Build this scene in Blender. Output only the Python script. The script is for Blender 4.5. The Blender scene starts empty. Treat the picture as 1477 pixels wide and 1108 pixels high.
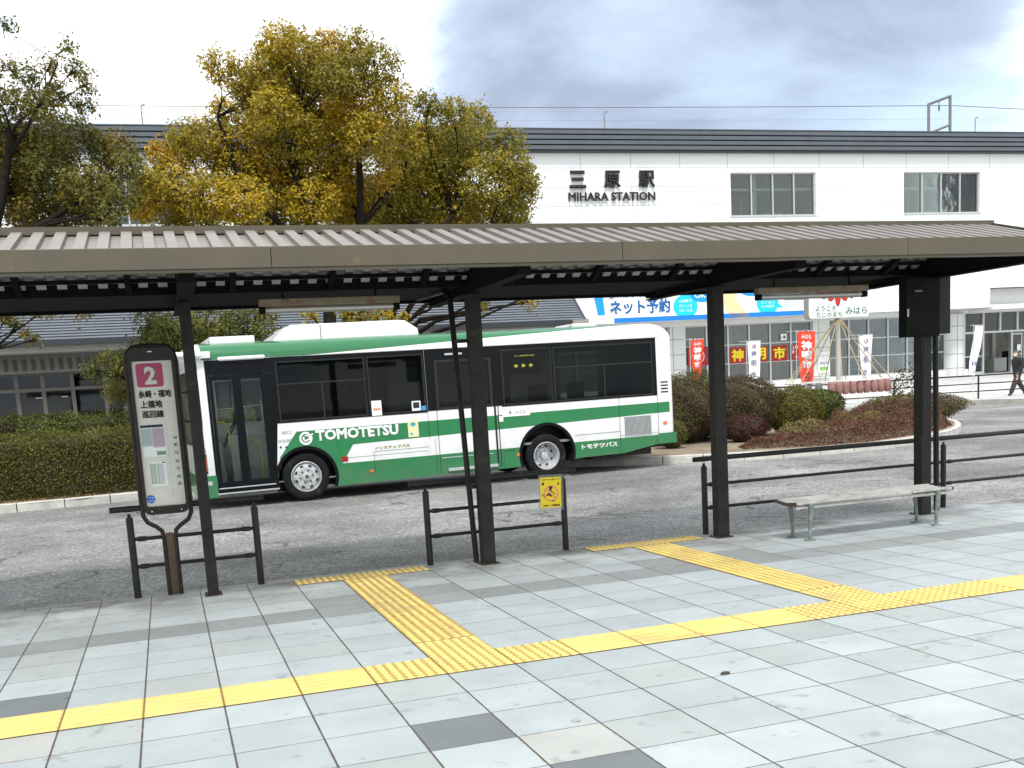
import bpy, bmesh, math, random
import numpy as np
from mathutils import Vector, Matrix
from mathutils.geometry import tessellate_polygon
R = math.radians
random.seed(7); rng = np.random.default_rng(7)
S = bpy.context.scene; COL = S.collection

# ---------------------------------------------------------------- camera
cd = bpy.data.cameras.new('camera'); cam = bpy.data.objects.new('camera', cd); COL.objects.link(cam); S.camera = cam
cd.sensor_fit = 'HORIZONTAL'; cd.sensor_width = 36.0; cd.lens = 36.0 * 1483.96 / 1477
cd.shift_y = (779.75 - 554.0) / 1477.0
cd.clip_start = 0.05; cd.clip_end = 1500
Mc = Matrix.Rotation(-0.31699, 3, 'Z') @ Matrix.Rotation(-0.14903, 3, 'X') @ Matrix.Rotation(0.05851, 3, 'Y') @ Matrix.Rotation(math.pi / 2, 3, 'X')
cam.matrix_world = Matrix.Translation((0.652, -5.393, 1.611)) @ Mc.to_4x4()

# ---------------------------------------------------------------- world, sun, exposure
SUN_EL, SUN_AZ = R(57), R(196)          # azimuth the light comes from, clockwise from +Y
W = bpy.data.worlds.new("World"); S.world = W; W.use_nodes = True
nt = W.node_tree; N = nt.nodes; LK = nt.links; N.clear()
out = N.new('ShaderNodeOutputWorld'); bg = N.new('ShaderNodeBackground'); bg.inputs[1].default_value = 0.1
sky = N.new('ShaderNodeTexSky'); sky.sky_type = 'NISHITA'; sky.sun_disc = False
sky.sun_elevation = SUN_EL; sky.sun_rotation = SUN_AZ
tc = N.new('ShaderNodeTexCoord')
mp = N.new('ShaderNodeMapping'); mp.inputs['Scale'].default_value = (1.0, 1.0, 2.6)
LK.new(tc.outputs['Generated'], mp.inputs[0])
def wnoise(scale, detail, rough, dist=0.0):
    n = N.new('ShaderNodeTexNoise'); n.inputs['Scale'].default_value = scale; n.inputs['Detail'].default_value = detail
    n.inputs['Roughness'].default_value = rough; n.inputs['Distortion'].default_value = dist; LK.new(mp.outputs[0], n.inputs['Vector']); return n
def wmath(op, a, b, clamp=False):
    m = N.new('ShaderNodeMath'); m.operation = op; m.use_clamp = clamp
    for i, v in enumerate((a, b)):
        if isinstance(v, (int, float)): m.inputs[i].default_value = v
        else: LK.new(v, m.inputs[i])
    return m.outputs[0]
def wramp(fac, stops):
    r = N.new('ShaderNodeValToRGB'); LK.new(fac, r.inputs[0]); e = r.color_ramp.elements
    while len(e) < len(stops): e.new(0.5)
    for k, (p, c) in enumerate(stops): e[k].position = p; e[k].color = (*c, 1)
    r.color_ramp.interpolation = 'LINEAR'; return r.outputs[0]
nA = wnoise(3.2, 8, 0.55, 0.6); nB = wnoise(9.0, 6, 0.6, 0.3)
def blob(dx, dy, dz, lo, hi):          # a cloud mass standing in one direction of the sky
    v = N.new('ShaderNodeVectorMath'); v.operation = 'DOT_PRODUCT'; LK.new(tc.outputs['Generated'], v.inputs[0])
    d = Vector((dx, dy, dz)).normalized(); v.inputs[1].default_value = d
    m = N.new('ShaderNodeMapRange'); m.inputs[1].default_value = lo; m.inputs[2].default_value = hi; m.interpolation_type = 'SMOOTHSTEP'
    LK.new(v.outputs['Value'], m.inputs[0]); return m.outputs[0]
b1 = blob(0.43, 0.84, 0.33, 0.962, 1.0); b2 = blob(0.56, 0.78, 0.32, 0.975, 1.0); b3 = blob(0.46, 0.79, 0.41, 0.945, 0.998)
dark = wmath('MAXIMUM', wmath('MAXIMUM', b1, b2), b3)
den = wmath('ADD', wmath('MULTIPLY', dark, 0.66), wmath('MULTIPLY', wmath('SUBTRACT', nA.outputs[0], 0.475), 2.6))
den = wmath('ADD', den, wmath('MULTIPLY', wmath('SUBTRACT', nB.outputs[0], 0.5), 0.35))
cloud = wramp(den, [(0.0, (11.2, 11.3, 11.2)), (0.14, (9.2, 10.0, 10.6)), (0.30, (7.2, 8.3, 9.6)), (0.52, (5.0, 5.9, 7.5)), (0.95, (3.5, 4.15, 5.5))])
nC = wnoise(2.0, 5, 0.5, 0.4)
thin = wramp(nC.outputs[0], [(0.30, (0.55, 0.55, 0.55)), (0.47, (0.0, 0.0, 0.0))])
mx = N.new('ShaderNodeMix'); mx.data_type = 'RGBA'
LK.new(thin, mx.inputs['Factor']); LK.new(cloud, mx.inputs['A'])
sc2 = N.new('ShaderNodeMix'); sc2.data_type = 'RGBA'; sc2.blend_type = 'ADD'; sc2.inputs['Factor'].default_value = 1
LK.new(sky.outputs[0], sc2.inputs['A']); sc2.inputs['B'].default_value = (5.5, 6.8, 7.6, 1)
LK.new(sc2.outputs['Result'], mx.inputs['B'])
LK.new(mx.outputs['Result'], bg.inputs[0]); LK.new(bg.outputs[0], out.inputs[0])
sl = bpy.data.lights.new('sun', 'SUN'); sl.energy = 2.3; sl.angle = R(10); sl.color = (1.0, 0.96, 0.90)
so = bpy.data.objects.new('sun', sl); COL.objects.link(so)
so.rotation_euler = (Vector((math.sin(SUN_AZ) * math.cos(SUN_EL), math.cos(SUN_AZ) * math.cos(SUN_EL), math.sin(SUN_EL)))).to_track_quat('Z', 'Y').to_euler()
S.view_settings.view_transform = 'Standard'; S.view_settings.look = 'None'; S.view_settings.exposure = 0.42; S.view_settings.gamma = 1
S.cycles.max_bounces = 8; S.cycles.transparent_max_bounces = 24; S.cycles.use_adaptive_sampling = True

# ---------------------------------------------------------------- materials
MATS = {}
def mat(name, col, rough=0.6, metal=0.0, spec=0.5, noise=None, bump=None, emit=None, coat=0.0, stain=None, attr=None, dirt=None):
    """noise=(scale, amount[, detail]) tone variation; bump=(scale, strength, distance); stain=(scale, colour, lo, hi)"""
    if name in MATS: return MATS[name]
    m = bpy.data.materials.new(name); m.use_nodes = True; t = m.node_tree; n = t.nodes; l = t.links
    p = n['Principled BSDF']; p.inputs['Roughness'].default_value = rough; p.inputs['Metallic'].default_value = metal
    p.inputs['Specular IOR Level'].default_value = spec; p.inputs['Coat Weight'].default_value = coat
    p.inputs['Base Color'].default_value = (*col, 1)
    tcn = n.new('ShaderNodeTexCoord'); src = None
    geo = n.new('ShaderNodeNewGeometry')
    def tex(scale, det=5, ro=0.6):
        x = n.new('ShaderNodeTexNoise'); x.inputs['Scale'].default_value = scale; x.inputs['Detail'].default_value = det
        x.inputs['Roughness'].default_value = ro; l.new(geo.outputs['Position'], x.inputs['Vector']); return x.outputs[0]
    if noise:
        f = tex(noise[0], noise[2] if len(noise) > 2 else 6)
        r = n.new('ShaderNodeMapRange'); r.inputs[1].default_value = 0.3; r.inputs[2].default_value = 0.7
        r.inputs[3].default_value = 1 - noise[1]; r.inputs[4].default_value = 1 + noise[1]; l.new(f, r.inputs[0])
        v = n.new('ShaderNodeVectorMath'); v.operation = 'SCALE'; v.inputs[0].default_value = col; l.new(r.outputs[0], v.inputs['Scale']); src = v.outputs[0]
    if attr:
        a = n.new('ShaderNodeAttribute'); a.attribute_name = attr
        mxn = n.new('ShaderNodeMix'); mxn.data_type = 'RGBA'; mxn.blend_type = 'MULTIPLY'; mxn.inputs['Factor'].default_value = 1
        if src: l.new(src, mxn.inputs['A'])
        else: mxn.inputs['A'].default_value = (*col, 1)
        l.new(a.outputs['Color'], mxn.inputs['B']); src = mxn.outputs['Result']
    if stain:
        f = tex(stain[0], 8, 0.65); r = n.new('ShaderNodeMapRange'); r.inputs[1].default_value = stain[2]; r.inputs[2].default_value = stain[3]; l.new(f, r.inputs[0])
        mxn = n.new('ShaderNodeMix'); mxn.data_type = 'RGBA'; l.new(r.outputs[0], mxn.inputs['Factor'])
        if src: l.new(src, mxn.inputs['A'])
        else: mxn.inputs['A'].default_value = (*col, 1)
        mxn.inputs['B'].default_value = (*stain[1], 1); src = mxn.outputs['Result']
    if dirt:                         # road dirt thrown up on the lower part: (colour, z low, z high, amount)
        sp = n.new('ShaderNodeSeparateXYZ'); l.new(geo.outputs['Position'], sp.inputs[0]); r = n.new('ShaderNodeMapRange'); r.inputs[1].default_value = dirt[1]; r.inputs[2].default_value = dirt[2]; r.inputs[3].default_value = dirt[3]; r.inputs[4].default_value = 0.0; l.new(sp.outputs[2], r.inputs[0])
        r2 = n.new('ShaderNodeMapRange'); r2.inputs[1].default_value = 0.35; r2.inputs[2].default_value = 0.65; l.new(tex(3.5, 8, 0.7), r2.inputs[0])
        mm = n.new('ShaderNodeMath'); mm.operation = 'MULTIPLY'; l.new(r.outputs[0], mm.inputs[0]); l.new(r2.outputs[0], mm.inputs[1])
        mxn = n.new('ShaderNodeMix'); mxn.data_type = 'RGBA'; l.new(mm.outputs[0], mxn.inputs['Factor'])
        if src: l.new(src, mxn.inputs['A'])
        else: mxn.inputs['A'].default_value = (*col, 1)
        mxn.inputs['B'].default_value = (*dirt[0], 1); src = mxn.outputs['Result']
    if src: l.new(src, p.inputs['Base Color'])
    if bump:
        f = tex(bump[0], 6, 0.7); b = n.new('ShaderNodeBump'); b.inputs['Strength'].default_value = bump[1]; b.inputs['Distance'].default_value = bump[2]
        l.new(f, b.inputs['Height']); l.new(b.outputs[0], p.inputs['Normal'])
    if emit: p.inputs['Emission Color'].default_value = (*emit[0], 1); p.inputs['Emission Strength'].default_value = emit[1]
    MATS[name] = m; return m
def glass(name, tint, refl, rough=0.02, base=(0.01, 0.012, 0.012), see=0.5):
    m = bpy.data.materials.new(name); m.use_nodes = True; t = m.node_tree; n = t.nodes; l = t.links; n.clear()
    o = n.new('ShaderNodeOutputMaterial'); tr = n.new('ShaderNodeBsdfTransparent'); tr.inputs[0].default_value = (*tint, 1)
    df = n.new('ShaderNodeBsdfDiffuse'); df.inputs[0].default_value = (*base, 1)
    a = n.new('ShaderNodeMixShader'); a.inputs[0].default_value = see; l.new(df.outputs[0], a.inputs[1]); l.new(tr.outputs[0], a.inputs[2])
    g = n.new('ShaderNodeBsdfGlossy'); g.inputs[0].default_value = (1, 1, 1, 1); g.inputs['Roughness'].default_value = rough
    fr = n.new('ShaderNodeFresnel'); fr.inputs[0].default_value = refl
    b = n.new('ShaderNodeMixShader'); l.new(fr.outputs[0], b.inputs[0]); l.new(a.outputs[0], b.inputs[1]); l.new(g.outputs[0], b.inputs[2])
    geo = n.new('ShaderNodeNewGeometry'); nz = n.new('ShaderNodeTexNoise'); nz.inputs['Scale'].default_value = 1.3; l.new(geo.outputs['Position'], nz.inputs['Vector'])
    bp = n.new('ShaderNodeBump'); bp.inputs['Strength'].default_value = 0.08; bp.inputs['Distance'].default_value = 0.02; l.new(nz.outputs[0], bp.inputs['Height'])
    l.new(bp.outputs[0], g.inputs['Normal']); l.new(b.outputs[0], o.inputs[0]); MATS[name] = m; return m

M = {}
M['post'] = mat('dark bronze paint', (0.020, 0.0185, 0.0165), 0.5, spec=.22, noise=(9, 0.35), stain=(5, (0.06, 0.055, 0.048), 0.60, 0.78), bump=(60, 0.1, 0.002))
M['beam'] = mat('black steel paint', (0.006, 0.006, 0.006), 0.8, spec=.1, noise=(6, 0.3))
M['fascia'] = mat('taupe coated sheet', (0.088, 0.073, 0.048), 0.42, noise=(2.0, 0.10), stain=(5, (0.17, 0.115, 0.05), 0.63, 0.76))
M['deck'] = mat('taupe roof sheet', (0.215, 0.195, 0.172), 0.45, noise=(3, 0.12), stain=(4, (0.15, 0.13, 0.11), 0.6, 0.8))
M['deck_under'] = mat('pale deck underside', (0.34, 0.34, 0.33), 0.5, noise=(4, 0.15))
M['rail'] = mat('rail brown black', (0.020, 0.0195, 0.0175), 0.45, spec=.25, noise=(14, 0.3))
M['white'] = mat('white vehicle paint', (0.80, 0.81, 0.81), 0.28, coat=0.5, noise=(1.2, 0.03), stain=(2.3, (0.62, 0.62, 0.59), 0.62, 0.82), dirt=((0.36, 0.33, 0.28), 0.0, 1.0, 0.55))
M['green'] = mat('green vehicle paint', (0.015, 0.19, 0.062), 0.30, coat=0.3, noise=(1.5, 0.05), dirt=((0.13, 0.15, 0.11), 0.0, 0.8, 0.5))
M['black'] = mat('black trim', (0.004, 0.005, 0.007), 0.35, spec=.18)
M['rubber'] = mat('tyre rubber', (0.012, 0.012, 0.013), 0.9, spec=.2, noise=(12, 0.3), stain=(6, (0.06, 0.055, 0.05), 0.55, 0.8))
M['rim'] = mat('painted steel rim', (0.55, 0.56, 0.57), 0.35, metal=0.35, noise=(10, 0.18), stain=(14, (0.18, 0.15, 0.12), 0.60, 0.80))
M['alu'] = mat('aluminium', (0.62, 0.63, 0.64), 0.38, metal=0.7, noise=(9, 0.08))
M['amber'] = mat('amber lens', (0.75, 0.16, 0.01), 0.15, coat=1)
M['redlens'] = mat('red reflector', (0.35, 0.01, 0.01), 0.2)
M['ink'] = mat('black ink', (0.012, 0.012, 0.013), 0.6)
M['sign_white'] = mat('sign white', (0.82, 0.83, 0.82), 0.5, noise=(2, 0.04))
M['concrete'] = mat('concrete', (0.40, 0.385, 0.355), 0.9, noise=(5, 0.20), bump=(60, 0.5, 0.004), stain=(2.2, (0.22, 0.21, 0.19), 0.55, 0.75))
M['bus_glass'] = glass('tinted bus glass', (0.32, 0.36, 0.35), 1.26, base=(0.004, 0.005, 0.005), see=0.75)
M['door_glass'] = glass('door glass', (0.86, 0.90, 0.88), 1.30, base=(0.02, 0.025, 0.025), see=0.95)
M['bld_glass'] = glass('building glass', (0.84, 0.87, 0.85), 1.65, rough=0.03, base=(0.09, 0.10, 0.095), see=0.88)
M['win_glass'] = glass('upper window glass', (0.80, 0.88, 0.86), 1.6, rough=0.03, base=(0.05, 0.065, 0.062), see=0.9)
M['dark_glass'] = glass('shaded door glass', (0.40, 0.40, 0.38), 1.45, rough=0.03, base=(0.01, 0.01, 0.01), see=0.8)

# ---------------------------------------------------------------- mesh helpers
class MB:
    def __init__(s): s.v = []; s.f = []; s.m = []
    def add(s, vs, fs, m=0):
        b = len(s.v); s.v += [tuple(v) for v in vs]
        for f in fs: s.f.append([b + i for i in f]); s.m.append(m)
        return s
    def box(s, x0, x1, y0, y1, z0, z1, m=0):
        if x0 > x1: x0, x1 = x1, x0
        if y0 > y1: y0, y1 = y1, y0
        if z0 > z1: z0, z1 = z1, z0
        return s.add([(x0, y0, z0), (x1, y0, z0), (x1, y1, z0), (x0, y1, z0), (x0, y0, z1), (x1, y0, z1), (x1, y1, z1), (x0, y1, z1)],
                     [(0, 3, 2, 1), (4, 5, 6, 7), (0, 1, 5, 4), (1, 2, 6, 5), (2, 3, 7, 6), (3, 0, 4, 7)], m)
    def bbox(s, x0, x1, y0, y1, z0, z1, b, m=0):      # box with chamfered vertical+horizontal edges
        bm = bmesh.new(); mb = MB().box(x0, x1, y0, y1, z0, z1)
        vs = [bm.verts.new(v) for v in mb.v]
        for f in mb.f: bm.faces.new([vs[i] for i in f])
        bmesh.ops.bevel(bm, geom=bm.edges[:], offset=b, segments=2, affect='EDGES', profile=0.6)
        bm.verts.index_update(); s.add([v.co[:] for v in bm.verts], [[v.index for v in f.verts] for f in bm.faces], m); bm.free(); return s
    def prism(s, pts, d, m=0):                        # planar 3D polygon pts extruded by vector d
        pts = [Vector(p) for p in pts]; d = Vector(d); n = len(pts)
        vs = pts + [p + d for p in pts]
        fs = [tuple(range(n - 1, -1, -1)), tuple(range(n, 2 * n))] + [(i, (i + 1) % n, n + (i + 1) % n, n + i) for i in range(n)]
        return s.add(vs, fs, m)
    def tube(s, pts, r, n=10, m=0, caps=True):
        pts = [Vector(p) for p in pts]; rs = r if isinstance(r, (list, tuple)) else [r] * len(pts)
        vs = []; fs = []; prev = None
        for i, p in enumerate(pts):
            t = (pts[min(i + 1, len(pts) - 1)] - pts[max(i - 1, 0)])
            if t.length < 1e-9: t = Vector((0, 0, 1))
            t.normalize()
            if prev is None: u = t.orthogonal().normalized()
            else:
                u = prev - t * prev.dot(t)
                u = u.normalized() if u.length > 1e-6 else t.orthogonal().normalized()
            prev = u; w = t.cross(u)
            for k in range(n):
                a = 2 * math.pi * k / n; vs.append(p + (u * math.cos(a) + w * math.sin(a)) * rs[i])
        for i in range(len(pts) - 1):
            for k in range(n): fs.append((i * n + k, i * n + (k + 1) % n, (i + 1) * n + (k + 1) % n, (i + 1) * n + k))
        if caps: fs.append(tuple(range(n - 1, -1, -1))); fs.append(tuple(range((len(pts) - 1) * n, len(pts) * n)))
        return s.add(vs, fs, m)
    def lathe(s, o, axis, prof, n=32, m=0):           # prof: (radius, along axis)
        o = Vector(o); a = Vector(axis).normalized(); u = a.orthogonal().normalized(); w = a.cross(u); vs = []; fs = []
        for (r, h) in prof:
            for k in range(n):
                t = 2 * math.pi * k / n; vs.append(o + a * h + (u * math.cos(t) + w * math.sin(t)) * max(r, 1e-5))
        for i in range(len(prof) - 1):
            for k in range(n): fs.append((i * n + k, i * n + (k + 1) % n, (i + 1) * n + (k + 1) % n, (i + 1) * n + k))
        return s.add(vs, fs, m)
    def poly(s, pts, m=0): return s.add(pts, [tuple(range(len(pts)))], m)
    def plate(s, outer, holes, fr, t, m=0, back=True):
        """flat panel with holes; fr(u, v, d) -> 3D, front at d=0, back at d=t"""
        loops = [outer] + holes; tri = tessellate_polygon([[Vector((a, b, 0)) for a, b in L] for L in loops]); flat = [p for L in loops for p in L]
        n = len(flat); vs = [fr(a, b, 0) for a, b in flat] + ([fr(a, b, t) for a, b in flat] if back else [])
        fs = [tuple(x) for x in tri]
        if back:
            fs += [tuple(n + i for i in reversed(x)) for x in tri]; b = 0
            for L in loops:
                k = len(L); fs += [(b + i, b + (i + 1) % k, n + b + (i + 1) % k, n + b + i) for i in range(k)]; b += k
        return s.add(vs, fs, m)
    def build(s, name, mats, parent=None, smooth=None, recalc=True):
        me = bpy.data.meshes.new(name); me.from_pydata([tuple(v) for v in s.v], [], s.f)
        mats = mats if isinstance(mats, (list, tuple)) else [mats]
        for x in mats: me.materials.append(M[x] if isinstance(x, str) else x)
        if len(mats) > 1: me.polygons.foreach_set('material_index', s.m)
        if recalc:
            bm = bmesh.new(); bm.from_mesh(me); bmesh.ops.recalc_face_normals(bm, faces=bm.faces[:]); bm.to_mesh(me); bm.free()
        if smooth is not None:
            me.polygons.foreach_set('use_smooth', [True] * len(me.polygons)); me.set_sharp_from_angle(angle=R(smooth))
        me.update(); o = bpy.data.objects.new(name, me); COL.objects.link(o)
        if parent: o.parent = parent
        return o
def tag(o, label=None, cat=None, group=None, kind=None):
    for k, v in (('label', label), ('category', cat), ('group', group), ('kind', kind)):
        if v: o[k] = v
    return o
def thing(name, loc, label, cat, group=None, rz=0):
    o = bpy.data.objects.new(name, None); COL.objects.link(o); o.location = loc; o.rotation_euler = (0, 0, rz)
    o.empty_display_size = 0.2; return tag(o, label, cat, group)
def copy_tree(o, parent=None):
    c = o.copy(); COL.objects.link(c)
    if parent: c.parent = parent
    for ch in o.children: copy_tree(ch, c)
    return c
def frame_xz(ox, y, oz):          # text/plate frame on a plane facing -Y
    return lambda u, v, d: (ox + u, y - d, oz + v)
def text(body, rect, fr, material, parent=None, name='lettering', bold=0.03, depth=0.002, lift=0.003, shear=0.0, spacing=1.0, italic=0.0):
    """mesh lettering fitted into rect (u0,v0,u1,v1) of frame fr(u,v,d) (d = height above the surface)"""
    c = bpy.data.curves.new('t', 'FONT'); c.body = body; c.bevel_depth = bold; c.bevel_resolution = 0; c.resolution_u = 2; c.space_character = spacing
    c.shear = italic; c.align_x = 'CENTER'
    o = bpy.data.objects.new('t', c); COL.objects.link(o); bpy.context.view_layer.update()
    me = bpy.data.meshes.new_from_object(o.evaluated_get(bpy.context.evaluated_depsgraph_get())); bpy.data.objects.remove(o); bpy.data.curves.remove(c)
    co = np.zeros(len(me.vertices) * 3); me.vertices.foreach_get('co', co); co = co.reshape(-1, 3)
    lo = co.min(0); hi = co.max(0); sp = np.maximum(hi - lo, 1e-6)
    u0, v0, u1, v1 = rect
    for i, v in enumerate(me.vertices):
        a = (co[i] - lo) / sp
        u = u0 + a[0] * (u1 - u0); w = v0 + a[1] * (v1 - v0)
        v.co = fr(u + shear * (w - v0), w, lift + depth * a[2])
    me.materials.clear(); me.materials.append(M[material] if isinstance(material, str) else material)
    me.name = name; o = bpy.data.objects.new(name, me); COL.objects.link(o)
    if parent: o.parent = parent
    return o
def pc(name, rgb, rough=0.55, **k):
    M[name] = mat(name, rgb, rough, **k); return name

# ================================================================ GROUND
def pave_z(y): return -0.013 * (y - 3.9)
def tile_mat(name, col, var=0.06, colw=0.0062, roww=0.0052):
    m = bpy.data.materials.new(name); m.use_nodes = True; t = m.node_tree; n = t.nodes; l = t.links; p = n['Principled BSDF']
    p.inputs['Roughness'].default_value = 0.62
    uv = n.new('ShaderNodeUVMap'); sep = n.new('ShaderNodeSeparateXYZ'); l.new(uv.outputs[0], sep.inputs[0])
    geo = n.new('ShaderNodeNewGeometry')
    def mt(op, a, b=None, c=None):
        x = n.new('ShaderNodeMath'); x.operation = op
        for i, v in enumerate((a, b, c)):
            if v is None: continue
            if isinstance(v, (int, float)): x.inputs[i].default_value = v
            else: l.new(v, x.inputs[i])
        return x.outputs[0]
    def tx(scale, det=6, ro=0.6):
        x = n.new('ShaderNodeTexNoise'); x.inputs['Scale'].default_value = scale; x.inputs['Detail'].default_value = det; x.inputs['Roughness'].default_value = ro
        l.new(geo.outputs['Position'], x.inputs['Vector']); return x.outputs[0]
    wob = mt('MULTIPLY', mt('SUBTRACT', tx(22, 4), 0.5), 0.006)
    fx = mt('FRACT', sep.outputs[0]); fy = mt('FRACT', sep.outputs[1])
    ex = mt('ADD', mt('MULTIPLY', mt('MINIMUM', fx, mt('SUBTRACT', 1.0, fx)), 0.4), wob)
    ey = mt('ADD', mt('MULTIPLY', mt('MINIMUM', fy, mt('SUBTRACT', 1.0, fy)), 0.4), wob)
    def line(e, w):
        r = n.new('ShaderNodeMapRange'); r.interpolation_type = 'SMOOTHSTEP'; r.inputs[1].default_value = w * 0.45; r.inputs[2].default_value = w
        r.inputs[3].default_value = 1; r.inputs[4].default_value = 0; l.new(e, r.inputs[0]); return r.outputs[0]
    j = mt('MAXIMUM', line(ex, colw), mt('MULTIPLY', line(ey, roww), 0.85))
    wn = n.new('ShaderNodeTexWhiteNoise'); wn.noise_dimensions = '2D'
    cm = n.new('ShaderNodeCombineXYZ'); l.new(mt('FLOOR', sep.outputs[0]), cm.inputs[0]); l.new(mt('FLOOR', sep.outputs[1]), cm.inputs[1]); l.new(cm.outputs[0], wn.inputs['Vector'])
    tone = mt('ADD', mt('MULTIPLY', mt('SUBTRACT', wn.outputs['Value'], 0.5), 2 * var), 1.0)
    tone = mt('MULTIPLY', tone, mt('ADD', mt('MULTIPLY', mt('SUBTRACT', tx(2.2, 8, 0.65), 0.5), 0.50), 1.0))
    spots = n.new('ShaderNodeMapRange'); spots.inputs[1].default_value = 0.64; spots.inputs[2].default_value = 0.72; spots.inputs[3].default_value = 1; spots.inputs[4].default_value = 0.74; l.new(tx(7.5, 3, 0.5), spots.inputs[0]); tone = mt('MULTIPLY', tone, spots.outputs[0])
    tone = mt('MULTIPLY', tone, mt('ADD', mt('MULTIPLY', mt('SUBTRACT', tx(260, 2), 0.5), 0.35), 1.0))
    v = n.new('ShaderNodeVectorMath'); v.operation = 'SCALE'; v.inputs[0].default_value = col; l.new(tone, v.inputs['Scale'])
    # worn grime along the post line by the kerb (a real stain of the paving)
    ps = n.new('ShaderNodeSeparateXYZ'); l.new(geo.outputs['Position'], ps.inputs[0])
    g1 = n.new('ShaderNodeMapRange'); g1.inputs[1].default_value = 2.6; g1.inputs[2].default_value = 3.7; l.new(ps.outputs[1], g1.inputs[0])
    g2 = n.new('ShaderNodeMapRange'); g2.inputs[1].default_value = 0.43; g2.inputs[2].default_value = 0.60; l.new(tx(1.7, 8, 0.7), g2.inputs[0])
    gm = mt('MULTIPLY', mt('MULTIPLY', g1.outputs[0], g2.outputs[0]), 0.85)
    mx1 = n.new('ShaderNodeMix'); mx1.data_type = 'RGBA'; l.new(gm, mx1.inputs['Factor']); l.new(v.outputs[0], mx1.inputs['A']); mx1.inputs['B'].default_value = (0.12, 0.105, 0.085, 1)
    mx2 = n.new('ShaderNodeMix'); mx2.data_type = 'RGBA'; l.new(j, mx2.inputs['Factor']); l.new(mx1.outputs['Result'], mx2.inputs['A']); mx2.inputs['B'].default_value = (0.085, 0.07, 0.055, 1)
    l.new(mx2.outputs['Result'], p.inputs['Base Color'])
    b = n.new('ShaderNodeBump'); b.inputs['Strength'].default_value = 0.7; b.inputs['Distance'].default_value = 0.004
    h = mt('ADD', mt('MULTIPLY', j, -1.0), mt('MULTIPLY', tx(120, 4), 0.12)); l.new(h, b.inputs['Height']); l.new(b.outputs[0], p.inputs['Normal'])
    return m
TM = [tile_mat('pale blue grey tile', (0.375, 0.412, 0.42), 0.085), tile_mat('dark grey tile', (0.25, 0.268, 0.268), 0.10), tile_mat('beige tile', (0.40, 0.405, 0.385), 0.04),
      tile_mat('mid grey tile', (0.355, 0.385, 0.38), 0.05), tile_mat('charcoal tile', (0.16, 0.178, 0.185), 0.05)]
def build_pavement():
    i0, i1, v0, v1 = -24, 64, -18, 10
    char = {(-1, 1), (4, -3), (5, -5)}; dark = {(9, -7), (15, -9), (6, 6), (4, 6), (11, 6), (13, 6), (-6, -2), (21, -3)}
    beige = {(-1, -1), (5, -4), (18, -4)}
    mid = {(7, -2), (11, -3), (14, -2), (9, -2), (3, 7), (8, 8), (12, -1), (6, -4), (13, -5), (10, -1), (2, 3)}
    vs = []; fs = []; ms = []; uvs = []
    for i in range(i0, i1):
        for v in range(v0, v1):
            y0 = v * 0.4; y1 = min((v + 1) * 0.4, 3.86)
            if y1 <= y0: continue
            b = len(vs); x0 = i * 0.4; x1 = x0 + 0.4
            vs += [(x0, y0, pave_z(y0)), (x1, y0, pave_z(y0)), (x1, y1, pave_z(y1)), (x0, y1, pave_z(y1))]
            fs.append((b, b + 1, b + 2, b + 3)); f1 = (y1 - y0) / 0.4
            uvs += [(i, v), (i + 1, v), (i + 1, v + f1), (i, v + f1)]
            k = 0
            if (i, v) in char: k = 4
            elif v == 5 or (i, v) in dark: k = 1
            elif (i, v) in beige: k = 2
            elif (i, v) in mid or random.random() < 0.06: k = 3
            ms.append(k)
    me = bpy.data.meshes.new('pavement'); me.from_pydata(vs, [], fs)
    for x in TM: me.materials.append(x)
    me.polygons.foreach_set('material_index', ms); ul = me.uv_layers.new(name='UVMap')
    ul.data.foreach_set('uv', [c for p in uvs for c in p]); o = bpy.data.objects.new('pavement', me); COL.objects.link(o); tag(o, kind='structure')
build_pavement()

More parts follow.
